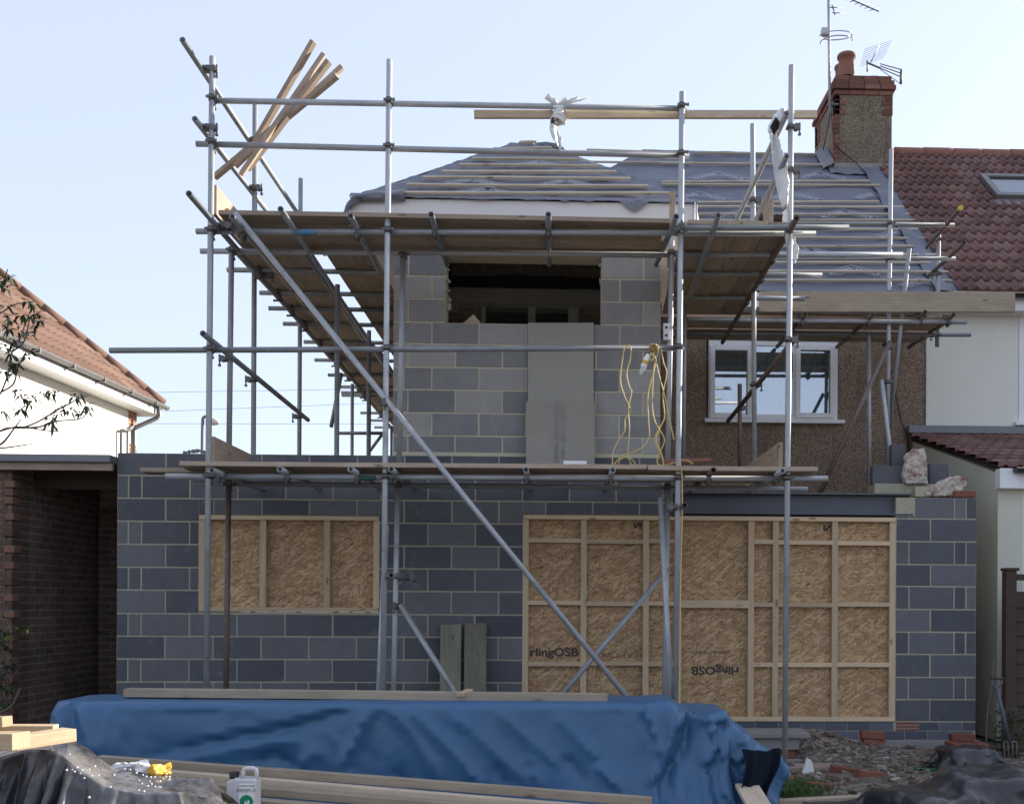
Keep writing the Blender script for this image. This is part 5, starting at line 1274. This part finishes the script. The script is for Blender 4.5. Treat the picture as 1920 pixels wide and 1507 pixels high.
cl = [(45,745),(55,757),(40,767),(62,748),(110,775),(95,785),(130,770),(120,766),(140,745),(160,770),(152,776),(165,760),(150,740),(95,735),(80,740),(105,738),(35,620),(55,625),(20,600),(60,595),(45,635),(55,660),(52,670),(10,540),(5,590),(12,575),(40,590),(68,590),(75,600),(50,565),(62,569),(35,690),(10,650),(25,680),(30,700),(20,665),(15,520),(5,772),(8,525),(28,640),(35,645),(3,610),(18,618),(66,612),(36,770),(33,735),(8,695),(95,792),(100,798)]
b = MB()
for i, (x, y) in enumerate(cl): leafc(b, P(x, y, yS + .25*math.sin(i*2.1)), 9, .075, .0095, .8, rng)
b.build('foliage', M['leaf'], sb)
yQ = -.7; s2 = empty('bush', P(10, 1395, yQ), 'low bush with lime green leaf tips against the brick pillar', 'bush')
b = MB()
for k in range(9):
    x = rng.uniform(-30, 30); b.path(spline([P(x, 1400, yQ), P(x+rng.uniform(-10,10), 1300, yQ), P(x+rng.uniform(-25,30), 1170+k*10, yQ)], 5), .008, 5, r_end=.003)
b.path(spline([P(2,1335,yQ-.3), P(20,1325,yQ-.3), P(32,1305,yQ-.3), P(38,1290,yQ-.3)], 5), .012, 6)
b.build('stem', M['twig'], s2)
b = MB()
for k in range(70): leafc(b, P(rng.gauss(5, 16), rng.uniform(1180, 1330), yQ+rng.uniform(-.15,.15)), 7, .05, .012, .4, rng)
b.build('foliage', M['leaf_ivy'], s2)
b = MB()
for (x, y) in ((3,1150),(8,1158),(25,1180),(32,1176),(45,1182),(52,1180),(20,1190),(48,1190),(12,1195),(28,1200)): leafc(b, P(x, y, yQ-.1), 6, .045, .011, .2, rng)
b.build('leaf_tips', M['leaf_lime'], s2)
yV = -.55; s4 = empty('ivy', P(1885, 1435, yV), 'dark ivy growing at the fence foot around the fork', 'ivy')
b = MB(); b.path(spline([P(1888,1440,yV+.1), P(1880,1380,yV+.1), P(1884,1330,yV+.1)], 4), .008, 5); b.path(spline([P(1892,1440,yV+.1), P(1900,1380,yV+.1), P(1905,1325,yV+.1)], 4), .008, 5); b.build('stem', M['twig'], s4)
b = MB()
for k in range(150): leafc(b, P(rng.gauss(1880 if k % 2 else 1903, 9), rng.uniform(1330, 1442), yV+rng.uniform(-.03,.22)), 5, .03, .014, .3, rng)
b.build('foliage', M['leaf_ivy'], s4)
# ------------------------------------------------------------------ fence, fork, rod
fe = empty('fence', P(1900, 1420, -.2), 'dark brown timber fence at the right edge', 'fence'); yF = -.2
fx = P(1886, 1200, yF).x; fzt = P(1897, 1070, yF).z
b = MB(); b.box((fx, yF, -.2), (fx+.105, yF+.1, fzt)); b.build('post', M['wood_dark'], fe, bevel=.004)
b = MB(); b.box((fx-.01, yF-.015, fzt+.002), (fx+.125, yF+.115, fzt+.03)); b.build('post_cap', M['wood_dark'], fe, bevel=.006)
b = MB()
for k in range(11):
    z = .0+k*.135; b.hexa([(fx+.107, yF+.03-.014, z), (fx+2, yF+.03-.014, z), (fx+2, yF+.045, z), (fx+.107, yF+.045, z), (fx+.107, yF+.035, z+.15), (fx+2, yF+.035, z+.15), (fx+2, yF+.045, z+.15), (fx+.107, yF+.045, z+.15)], random.random())
b.box((fx+.107, yF+.0, fzt-.09), (fx+2, yF+.06, fzt-.03)); b.build('panel', M['wood_dark'], fe)
yK = -.6; fk = empty('garden_fork', P(1893, 1420, yK), 'old garden fork with D handle leaning by the fence', 'garden fork')
b = MB(); b.path(spline([P(1862,1272,yK), P(1860,1280,yK), P(1868,1290,yK), P(1877,1283,yK), P(1879,1273,yK)], 5), .009, 8); b.build('handle_yoke', M['steel'], fk)
b = MB(); b.tube(P(1858,1271,yK), P(1881,1272,yK), .014, 10); b.build('handle_grip', M['wood_dark'], fk)
b = MB(); b.tube(P(1869,1288,yK), P(1892,1390,yK), .017, 10); b.build('shaft', M['steel'], fk)
b = MB()
for i in range(4):
    x = 1882+i*8; b.path([P(x, 1390, yK), P(x+.5, 1405, yK), P(x+1, 1432, yK)], .007, 6)
b.path([P(1882,1390,yK), P(1906,1390,yK)], .009, 6); b.build('tines', M['tube_rust'], fk)
b = MB(); b.path(spline([P(1856,1240,yK), P(1857,1246,yK), P(1861,1247,yK), P(1863,1236,yK), P(1862,1245,yK), P(1858,1290,yK), P(1851,1340,yK), P(1849,1392,yK)], 5), .007, 6); tag(b.build('hooked_rod', M['tube_rust']), 'thin hooked steel rod propped left of the fork', 'rod')
# ------------------------------------------------------------------ ground
def gh(x, y):
    h = zg + .02*noise.noise(V((x*1.1, y*1.1, 0))) + .012*noise.noise(V((x*4, y*4, 3)))
    h += .17*math.exp(-(((x-2.35)/.42)**2 + ((y+.45)/.38)**2)) + .06*math.exp(-(((x-3.0)/.6)**2 + ((y+.5)/.35)**2))
    if h > 0: h += .05*noise.noise(V((x*6, y*6, 1)))*min(1, h*6)
    d = math.hypot(x, y+4)
    if d > 15: h -= min(.3, (d-15)*.02)
    return h
b = MB()
xs = [-400, -120, -50, -25, -14] + [-9+.14*i for i in range(130)] + [14, 25, 50, 120, 400]
ys = [-300, -80, -40, -20, -13] + [-10+.14*i for i in range(86)] + [4, 8, 14, 25, 50, 120, 400]
for y in ys:
    for x in xs: b.v.append((x, y, gh(x, y)))
nx = len(xs)
for j in range(len(ys)-1):
    for i in range(nx-1): b.face([j*nx+i, j*nx+i+1, (j+1)*nx+i+1, (j+1)*nx+i], .5, True)
tag(b.build('ground', M['soil']), kind='structure')
rng = random.Random(21)
b = MB()
def onground(x, y): return V((x, y, gh(x, y)))
for i in range(420):
    q = PZ(rng.uniform(1450, 1850), rng.triangular(1395, 1500, 1440), 0)
    if q.y > -.1: q.y = rng.uniform(-.8, -.1)
    r = rng.choice((.01, .014, .018, .022, .03, .042)); b.shard(onground(q.x, q.y) + V((0,0,r*.2)), r, rng, rng.random())
for i in range(190):
    a = rng.uniform(0, 6.28); d = abs(rng.gauss(0, .45)); x, y = 2.35+.55*d*math.cos(a)*1.6, -.45+.6*d*math.sin(a)
    if y > -.07: continue
    r = rng.choice((.012, .016, .022, .03, .04)); b.shard(onground(x, y) + V((0,0,r*.2)), r, rng, rng.random())
tag(b.build('rubble', M['rubble']), 'broken stone and mortar rubble strewn below the pier', 'rubble', kind='stuff')
b = MB()
for i in range(2600):
    q = PZ(rng.gauss(1492, 26), rng.gauss(1487, 8), zg); 
    if q.y > -1.5: continue
    h = rng.uniform(.03, .08); a = rng.uniform(0, 3.14); d = V((math.cos(a), math.sin(a), 0))*.004; l = V((rng.gauss(0, .02), rng.gauss(0, .02), h)); g0 = onground(q.x, q.y); k = len(b.v)
    b.v += [tuple(g0-d), tuple(g0+d), tuple(g0+l*.6+d*.6), tuple(g0+l*.6-d*.6), tuple(g0+l*1.0+V((l.x*.8, l.y*.8, -.01)))]; t = rng.random(); b.face([k, k+1, k+2, k+3], t); b.face([k+3, k+2, k+4], t)
tag(b.build('grass', M['grassm']), 'small patch of green grass in front of the tarpaulin end', 'grass', kind='stuff')
# bricks on the ground
def brick(c, rz, tilt=0, label='', group=None, m='brick_red', size=(.215,.1025,.065)):
    b = MB(); b.box((-size[0]/2, -size[1]/2, 0), (size[0]/2, size[1]/2, size[2]), rng.random())
    o = b.build('brick', M[m], bevel=.004, mat=Matrix.Translation(V(c)) @ Matrix.Rotation(rz, 4, 'Z') @ Matrix.Rotation(tilt, 4, 'Y')); return tag(o, label, 'brick', group)
q = P(1812, 1412, -.62); z0 = gh(q.x, -.62)
for k in range(2):
    for i in range(3):
        brick((q.x-.11+i*.115+rng.uniform(-.006,.006), -.6+rng.uniform(-.01,.01), z0+.067*k), R(90+rng.uniform(-3,3)), 0, 'red brick in the low stack between the pier foot and the ivy', 'stacked red bricks')
for i in range(2): brick((q.x-.0+.02*i, -.5, z0+.134), R(4+20*i) if i else R(2), 0, 'red brick in the low stack between the pier foot and the ivy', 'stacked red bricks') if i == 0 else None
q = P(1637, 1411, -.35); z0 = gh(q.x, -.35); brick((q.x, -.35, z0-.005), R(5), 0, 'lower of two red bricks piled on the rubble by the wall', None); brick((q.x-.012, -.36, z0+.064), R(-6), R(3), 'upper of two red bricks piled on the rubble by the wall', None)
for (x, y, rz, lab) in ((1534,1472,20,'dirty half buried brick beside the grass patch'), (1580,1440,-10,'flat brick on the rubble right of the sole board'), (1630,1447,8,'flat brick farther right on the rubble')):
    g_ = PZ(x, y, 0); brick((g_.x, g_.y, gh(g_.x, g_.y)-.02), R(rz), R(8), lab)
b = MB(); g_ = P(1606, 1398, -.45); b.obox((g_.x, -.45, g_.z), (.02,0,-.045), (.0,.012,0), (.012,0,.01)); tag(b.build('white_offcut', M['film'], bevel=.003), 'thin white plastic offcut stuck in the rubble heap', 'offcut')
b = MB(); g_ = PZ(1742, 1436, 0); b.grid(lambda u, v: V((g_.x-.12+.24*u, g_.y+.12*v-.06, gh(g_.x-.12+.24*u, g_.y+.12*v-.06)+.012+.02*noise.noise(V((u*4, v*3, 0))))), 10, 6); o = b.build('green_sheet', M['green_pl']); o.modifiers.new('s', 'SOLIDIFY').thickness = .003; tag(o, 'green plastic scrap on the rubble before the pier', 'scrap')
# step made of a slab on blocks
sx0, sx1 = P(1398, 1370, -1.0).x, P(1519, 1375, -1.0).x; szt = P(1460, 1374, -1.02).z
st = MB(); st.box((sx0, -1.02, szt-.045), (sx1, -.62, szt)); tag(st.build('paving_slab', M['slab'], bevel=.006), 'grey paving slab laid as a step before the boarded doorway', 'slab')
b = MB(); b.box((sx0+.1, -.98, szt-.15), (sx1-.09, -.70, szt-.047)); tag(b.build('step_block', M['concrete'], bevel=.005), 'concrete block directly under the slab step', 'block')
b = MB(); b.box((sx0+.2, -.96, szt-.15-.08), (sx1-.12, -.86, szt-.152), .3); tag(b.build('step_brick', M['brick_red'], bevel=.005), 'dark red brick under the block of the slab step', 'brick')
b = MB(); b.box((sx0+.15, -.99, zg-.05), (sx1-.08, -.68, szt-.232)); tag(b.build('step_block', M['concrete'], bevel=.005), 'lowest concrete block of the slab step', 'block')
q = S[4][1]; plank('sole_board', (P(1448,1450,YO).x, YO-.0, zg+.02), (P(1566,1450,YO).x, YO-.0, zg+.02), .225, .042, M['board'], 'short sole board under the right front standard', 'board')
b = MB(); g_ = PZ(1516, 1438, .02); b.prism([(g_.x-.05, g_.y, zg), (g_.x+.05, g_.y, zg), (g_.x+.03, g_.y, .07), (g_.x-.01, g_.y, .10)], (0, .04, 0)); tag(b.build('white_offcut', M['film']), 'broken white plasterboard piece beside the sole board', 'offcut')
# leaning green posts against the wall
plank('timber_post', P(844,1340,-.22), P(846,1171,-.05), .198, .07, M['wood_green'], 'left of two greenish treated posts leaning on the block wall', 'timber', up=(0,-1,0), bevel=.006)
plank('timber_post', P(891,1340,-.24), P(892,1169,-.05), .208, .07, M['wood_green'], 'right of two greenish treated posts leaning on the block wall', 'timber', up=(0,-1,0), bevel=.006)
# ------------------------------------------------------------------ covered timber stack
Yt0, Yt1 = -3.25, -2.62; tx0, tx1 = P(90, 1310, Yt0).x, P(1270, 1310, Yt0).x; tz = P(700, 1317, Yt0).z
cx = (tx0+tx1)/2; hx = (tx1-tx0)/2; cy = (Yt0+Yt1)/2; hy = (Yt1-Yt0)/2
boxes = [((cx, cy, tz/2), (hx, hy, tz/2), 0), ((.98, cy, .32), (.17, hy-.0, .325), 0), ((1.10, cy, .25), (.20, hy-.02, .26), 0), ((1.26, cy-.03, .18), (.24, hy-.05, .19), .05)]
p = drape(tx0-.72, tx1+.70, Yt0-1.02, Yt1+.62, tz+.05, .036, boxes, steps=150, seed=4, slack=.91, iters=7, stiff=.08)
def fold(pts, amp, w, p):
    q = [P(x, y, Yt0) for x, y in pts]; q = spline(q, 6) if len(q) > 2 else q; best = np.full(p.shape[:2], 9.0); tt = np.zeros(p.shape[:2]); L = 0; tot = sum((q[i+1]-q[i]).length for i in range(len(q)-1))
    for i in range(len(q)-1):
        a = np.array((q[i].x, q[i].z)); d = np.array((q[i+1].x, q[i+1].z))-a; l = np.linalg.norm(d); d = d/l
        r = p[..., (0, 2)]-a; s = np.clip(r@d, 0, l); e = np.linalg.norm(r - s[..., None]*d, axis=-1); m = e < best
        best = np.where(m, e, best); tt = np.where(m, (L+s)/tot, tt); L += l
    return amp*np.exp(-(best/(w*.85))**1.05)*np.clip(tt*7+.15, 0, 1)*np.clip((1-tt)*4+.1, 0, 1)
fr_ = (p[..., 1] < Yt0+.05) & (p[..., 2] < tz+.01)
D_ = np.zeros(p.shape[:2])
for pts, a_, w_ in (([(112,1312),(118,1415)],.035,.03), ([(152,1312),(160,1350),(185,1420)],.06,.035), ([(133,1312),(138,1415)],-.03,.03), ([(205,1330),(195,1420)],.03,.05), ([(235,1345),(215,1415)],.02,.05),
    ([(690,1314),(610,1345),(540,1365),(470,1378),(380,1395),(265,1421)],-.045,.045), ([(690,1312),(600,1335),(480,1362),(330,1392)],.03,.05), ([(560,1385),(430,1405),(330,1425)],.03,.06),
    ([(697,1314),(672,1380),(645,1430),(655,1470)],.05,.03), ([(720,1320),(690,1400),(690,1470)],-.02,.05), ([(420,1310),(480,1330),(560,1325)],.02,.05), ([(300,1330),(420,1340)],-.015,.05),
    ([(470,1430),(520,1420),(560,1450)],-.05,.05), ([(600,1400),(560,1440)],.03,.05), ([(720,1312),(790,1400),(830,1470)],.03,.05), ([(760,1320),(860,1420),(900,1475)],.028,.05), ([(840,1330),(960,1440),(1000,1480)],.025,.06), ([(930,1330),(1060,1450)],.02,.06), ([(1040,1340),(1130,1430)],.02,.06),
    ([(740,1440),(760,1475)],-.04,.035), ([(880,1440),(905,1478)],.035,.03), ([(930,1435),(950,1480)],-.03,.03), ([(1000,1440),(1020,1485)],.03,.03), ([(1060,1420),(1100,1470)],-.035,.04), ([(1120,1430),(1160,1480)],.04,.04),
    ([(1203,1312),(1225,1370),(1245,1440)],.055,.035), ([(1300,1318),(1285,1390),(1240,1470)],-.09,.06), ([(1270,1320),(1258,1400),(1210,1470)],.05,.05), ([(1320,1325),(1335,1390),(1320,1450)],.06,.04), ([(1365,1350),(1345,1400),(1360,1470)],-.05,.045), ([(1395,1375),(1385,1430),(1400,1480)],.05,.04)):
    D_ += fold(pts, a_, w_, p)
rg = np.random.default_rng(3)
for k in range(90):
    x = rg.uniform(100, 1400); y = rg.uniform(1320, 1440); l = rg.uniform(30, 110); D_ += fold([(x, y), (x+l*rg.uniform(-.3, 1), y+l*.7)], rg.uniform(-.008, .010), rg.uniform(.012, .03), p)
p[..., 1] -= 1.25*D_*fr_*np.clip((tz+.01-p[..., 2])*12, 0, 1)
p = up2(p); wk = np.clip((p[..., 0]-.2)/.7, 0, 1)[..., None]; p = p + (crumple(p, .004, 2.6, 4)-p) + (crumple(p, .03, 3.2, 6)-p)*wk
tp = tag(cloth_obj('tarpaulin', p, M['tarp'], sub=0), 'large blue tarpaulin draped over a long timber stack', 'tarpaulin')
def flap(u, v):
    a_, c_ = P(1390, 1404, -3.46), P(1464, 1402, -3.26); e_, f_ = P(1398, 1484, -3.5), P(1443, 1497, -3.36)
    q = a_.lerp(c_, u).lerp(e_.lerp(f_, u), v); q.y += .06*math.sin(u*3.1)*(1-v*.5); q.z -= .02*math.sin(u*math.pi)*(1-v) + .03*math.sin(u*9+1)*v; q.y += .03*math.sin(u*8+v)+.02*math.sin(u*17); q.x += .02*math.sin(v*5); return q
b = MB(); b.grid(flap, 14, 14); o = b.build('lifted_flap', M['tarp_back'], tp); o.modifiers.new('s', 'SOLIDIFY').thickness = .003
plank('timber_plank', P(237,1297,-2.95)+V((0,0,0)), P(1139,1308,-3.06), .10, .055, M['wood_grey'], 'long plank weighing down the top of the blue tarpaulin', 'timber', warp=.002)
plank('wood_wedge', P(862,1302,-3.1), P(881,1294,-2.95), .05, .025, M['wood_new'], 'small wood scrap laid across the plank on the tarpaulin', 'timber')
for i, (a, c, y0, y1, w, h, m, lab) in enumerate((((185,1424),(1222,1502),-3.78,-4.0,.07,.05,'wood_grey','uppermost long plank along the foot of the blue tarpaulin'), ((240,1446),(1240,1527),-3.88,-4.1,.075,.05,'wood_pale','second long plank down in front of the blue tarpaulin'), ((300,1468),(1210,1540),-4.0,-4.2,.08,.045,'wood_grey','third long plank down in front of the blue tarpaulin'), ((280,1490),(1190,1562),-4.10,-4.28,.09,.05,'wood_grey','lowest long plank down in front of the blue tarpaulin'))):
    plank('timber_plank', P(*a, y0), P(*c, y1), w, h, M[m], lab, 'timber', warp=.003)
plank('pale_plank', P(1400,1472,-3.35), P(1428,1520,-3.95), .15, .03, M['wood_pale'], 'pale plank end poking from the right end of the tarpaulin', 'timber')
plank('edging_board', PZ(1430,1508,.01), PZ(1626,1498,.01), .09, .06, M['wood_pale'], 'short edging board lying before the grass patch', 'timber')
# black sheeting, left
def resample(pts, n, sm=0):
    L = [0]
    for i in range(len(pts)-1): L.append(L[-1] + (pts[i+1]-pts[i]).length)
    out = []
    for k in range(n):
        d = L[-1]*k/(n-1); i = max(j for j in range(len(L)) if L[j] <= d+1e-9); i = min(i, len(pts)-2); f = (d-L[i])/max(1e-9, L[i+1]-L[i]); out.append(pts[i].lerp(pts[i+1], min(1, f)))
    return out
NU = 220
rA = resample([P(x, y, -4.72) for x, y in ((-90,1420),(0,1408),(60,1399),(128,1387),(165,1406),(212,1441),(300,1456),(396,1461),(414,1480))], NU)
rB = resample([P(x, y, yy) for x, y, yy in ((-90,1432,-5.1),(0,1420,-5.1),(48,1408,-5.02),(78,1407,-5.05),(110,1410,-5.1),(140,1440,-5.16),(195,1472,-5.2),(260,1488,-5.22),(335,1486,-5.22),(350,1490,-5.16),(424,1506,-5.0))], NU)
rC = []
for k in range(NU):
    q = rB[k]; f = k/(NU-1); w = .06 + .10*f*(1-f); rC.append(V((q.x + (q.x+2.55)*.28, q.y-.22-w, .02)))
rZ = [V((q.x, q.y+.35, .25)) for q in rA]
rows = []
def tri(x): x = x % 1; return 1-abs(2*x-1)
for v in range(9): rows.append([rZ[k].lerp(rA[k], v/9) for k in range(NU)])
for v in range(26): rows.append([rA[k].lerp(rB[k], v/26) - V((0,0,.05*math.sin(math.pi*v/26)*(1 if k > NU*.35 else .4))) for k in range(NU)])
for v in range(46):
    g_ = v/45; row = []
    for k in range(NU):
        f = k/(NU-1); q = rB[k].lerp(rC[k], g_)
        pl_ = tri(f*9.5 + .35*math.sin(f*17) + .12*g_)**1.3*(.11 if f < .62 else .05)*min(1, g_*2.2+.02) + .02*tri(f*23+.7*math.sin(f*9))*min(1, g_*4)
        q.y -= pl_; q.z += .03*(1-g_)*pl_*6*g_; row.append(q)
    rows.append(row)
p = np.array([[tuple(q) for q in r] for r in rows]).transpose(1, 0, 2)
p = crumple(crumple(p, .010, 5.0, 3), .006, 13, 5)
pl = p
tag(cloth_obj('plastic_sheet', p, M['polythene_dusty'], thick=.002, sub=0), 'black polythene sheet over a heap in the sunlit left foreground', 'sheet')
# black sheeting, right
bxs = [((2.42, -3.6, .09), (.36, .3, .09), .3), ((2.95, -3.5, .14), (.4, .32, .14), -.1), ((2.62, -3.55, .15), (.12, .2, .15), .7), ((3.5, -3.4, .12), (.3, .4, .12), .1)]
p = drape(1.75, 4.2, -4.5, -2.95, .5, .034, bxs, steps=100, seed=15, slack=.88, iters=6, stiff=.1)
p = crumple(crumple(up2(p), .06, 3.0, 8), .014, 10, 2)
tag(cloth_obj('plastic_sheet', p, M['polythene'], thick=.002, sub=0), 'crumpled black polythene sheet in the right foreground', 'sheet')
q = P(1815, 1432, -1.4)
bxs = [((q.x, -1.35, .06), (.2, .16, .10), .2)]
p = drape(q.x-.32, q.x+.34, -1.7, -1.05, .22, .03, bxs, steps=80, seed=17, slack=.9, iters=6)
p = crumple(crumple(up2(p), .035, 5, 5), .01, 14, 5)
tag(cloth_obj('plastic_sheet', p, M['polythene'], thick=.002, sub=0), 'small folded black sheet in front of the red brick stack', 'sheet')
# timber offcuts on the black sheet
def toff(a, c, y0, y1, w, h, lab, m='wood_new'): plank('timber_offcut', P(*a, y0), P(*c, y1), w, h, M[m], lab, 'timber')
toff((-90,1388), (40,1388), -5.25, -5.32, .12, .075, 'thick sunlit timber offcut at the very left edge')
toff((18,1393), (131,1376), -5.20, -4.95, .11, .062, 'sunlit timber offcut pointing right over the black sheet')
toff((-40,1364), (105,1364), -4.95, -4.9, .09, .03, 'thin sunlit offcut lying behind the others on the left heap')
toff((-60,1354), (14,1352), -5.0, -5.05, .07, .05, 'short topmost offcut on the left timber heap')
# foam beads
pv = [V(v) for v in pl.reshape(-1, 3)]
def drop(x, y):
    best = min(pv, key=lambda v: (v.x-x)**2 + (v.y-y)**2 - .002*v.z); return best
bd0 = None
bp = [(145,1440),(136,1444),(140,1448),(154,1445),(151,1451),(178,1438),(167,1444),(172,1456),(185,1455),(158,1460),(125,1445),(131,1415),(207,1477),(167,1496),(260,1483),(270,1485),(266,1470),(234,1443),(244,1444),(256,1450),(268,1454),(274,1457),(283,1458),(290,1458),(261,1464),(281,1466),(277,1475),(284,1471),(291,1476),(296,1467),(300,1466),(306,1461),(312,1452),(311,1457),(318,1458),(317,1463),(298,1477),(301,1477),(214,1454)]
for i, (x, y) in enumerate(bp):
    d = ray(x, y); best = None
    for v in pv:
        w = v-CAM; t = w.dot(d)/d.length_squared; e = (w-d*t).length
        if e < .02 and (best is None or t < best[0]): best = (t, v)
    if best is None: continue
    if bd0 is None:
        b = MB(); b.lathe((0,0,0), [(0,-.005),(.0032,-.004),(.0052,0),(.0038,.004),(0,.005)], 10); bd0 = b.build('foam_bead', M['foam']); o = bd0
    else: o = bd0.copy(); COL.objects.link(o)
    o.matrix_basis = Matrix.Translation(CAM + d*best[0]*.998 + V((0,0,.005))) @ Matrix.Scale(rng.uniform(.7, 1.15), 4); tag(o, 'white foam bead scattered on the sunlit black sheet', 'foam bead', 'foam beads on the black sheet')
# plastic bags
def bag(px, py, y, r, m, lab, seed, sq=(1.3,.7,.8)):
    b = MB(); b.rock(P(px, py, y), r, seed, 3, sq); o = b.build('plastic_bag', M[m]); t = bpy.data.textures.new('bg', 'CLOUDS'); t.noise_scale = .04; d = o.modifiers.new('d', 'DISPLACE'); d.texture = t; d.strength = .05; d.texture_coords = 'LOCAL'; tag(o, lab, 'bag')
bag(227,1440,-4.65,.05,'film','small crumpled white bag left of the yellow one',2); bag(265,1440,-4.65,.065,'film','larger crumpled white bag touching the yellow one',5); bag(300,1446,-4.66,.058,'yellow_pl','crumpled yellow bag beside the white ones',8)
# white can
yj = -4.35; jc = P(457, 1507, yj); wpx = F_PX/(yj-CAM.y)
jw = 54/wpx; z0, zt_ = P(457, 1530, yj).z, P(457, 1437, yj).z; Hh = zt_-z0
jn = empty('jerrycan', (jc.x, yj, z0), 'small white plastic jerrycan with a green round emblem', 'jerrycan')
b = MB(); prof = [(-.5,0),(.5,0),(.5,.70),(.46,.80),(.47,.93),(.40,1.0),(-.02,1.0),(-.06,.97),(-.06,.85),(-.16,.82),(-.48,.74),(-.5,.70)]
hole = [(.0,.80),(.33,.80),(.36,.84),(.35,.91),(.31,.94),(.04,.94)]
dth = .055
def jp3(x, z, y): return V((jc.x + x*jw, yj + y, z0 + z*Hh))
bm_body = [(-.5,0),(.5,0),(.5,.70),(.47,.78),(-.05,.78),(-.2,.80),(-.48,.73),(-.5,.70)]
b.prism([jp3(x, z, -dth) for x, z in bm_body], (0, 2*dth, 0)); jb_ = b.build('body', M['can'], jn, bevel=.014)
b = MB(); b.path([jp3(x, z, 0) for x, z in ((-.02,.76),(-.03,.90),(.02,.965),(.12,.975),(.30,.975),(.41,.95),(.44,.88),(.43,.76))], .0115, 10); b.build('handle', M['can'], jn)
b = MB(); b.lathe(jp3(-.33, .775, 0), [(.026,0),(.026,.03),(.022,.034),(0,.034)], 16); b.build('cap', M['black_pl'], jn)
b = MB(); b.box(tuple(jp3(-.06, .12, -dth-.0012)), tuple(jp3(.44, .70, -dth+.001))); lb = b.build('label', M['foam'], jn)
b = MB(); c = jp3(.19, .34, -dth-.0022); b.tube(c, c+V((0,.001,0)), .036, 28); em = b.build('emblem', M['label_green'], lb)
b = MB(); c = jp3(.17, .27, -dth-.0034); b.prism([c+V((x, 0, z)) for x, z in ((-.012,-.02),(.012,-.022),(.022,.02),(.012,.03),(.006,.012),(-.004,.026))], (0, .001, 0)); b.build('emblem_figure', M['foam'], lb)
for s_, sz, zz in (('FREEFLO', .026, .56), ('CEMENTONE', .014, .65), ('- - - - - - -', .012, .50)):
    b = MB(); add_text(b, s_, sz, Matrix.Translation(jp3(.19, zz, -dth-.0025)) @ Matrix.Rotation(R(90), 4, 'X')); b.build('lettering', M['black_pl'], lb)
b = MB(); b.box((jc.x-.4, yj-.3, zg-.05), (jc.x+.3, yj+.12, z0-.002)); tag(b.build('timber_block', M['wood_new']), 'low timber block carrying the white jerrycan', 'timber')
# ------------------------------------------------------------------ light and sky
W = bpy.data.worlds.new('World'); SC.world = W; W.use_nodes = True
wt = W.node_tree; bg = wt.nodes['Background']; sk_ = wt.nodes.new('ShaderNodeTexSky'); sk_.sky_type = 'NISHITA'; sk_.sun_disc = False
SUN_EL, SUN_AZ = R(20.5), R(60)                       # azimuth from +Y towards +X
sk_.sun_elevation = SUN_EL; sk_.sun_rotation = SUN_AZ; sk_.air_density = 1.0; sk_.dust_density = 1.0; sk_.ozone_density = 2.5
hs = wt.nodes.new('ShaderNodeHueSaturation'); hs.inputs['Saturation'].default_value = .72; hs.inputs['Value'].default_value = 1.12; wt.links.new(sk_.outputs[0], hs.inputs['Color']); tn = wt.nodes.new('ShaderNodeMix'); tn.data_type = 'RGBA'; tn.blend_type = 'MULTIPLY'; tn.inputs[0].default_value = 1; tn.inputs[7].default_value = (.97, .95, 1.06, 1); wt.links.new(hs.outputs[0], tn.inputs[6]); hz = wt.nodes.new('ShaderNodeMix'); hz.data_type = 'RGBA'; hz.inputs[0].default_value = .80; hz.inputs[7].default_value = (1.48, 1.66, 2.06, 1); wt.links.new(tn.outputs[2], hz.inputs[6]); wt.links.new(hz.outputs[2], bg.inputs[0]); bg.inputs[1].default_value = .15
sd = bpy.data.lights.new('sun', 'SUN'); sd.energy = 3.4; sd.angle = R(.5); sd.color = (1, .93, .82)
so = bpy.data.objects.new('sun', sd); COL.objects.link(so); so.location = (20, 8, 15)
dv = V((math.sin(SUN_AZ)*math.cos(SUN_EL), math.cos(SUN_AZ)*math.cos(SUN_EL), math.sin(SUN_EL)))
so.rotation_euler = dv.to_track_quat('Z', 'Y').to_euler()
SC.view_settings.view_transform = 'Standard'; SC.view_settings.look = 'None'; SC.view_settings.gamma = 1; SC.view_settings.exposure = 1.62
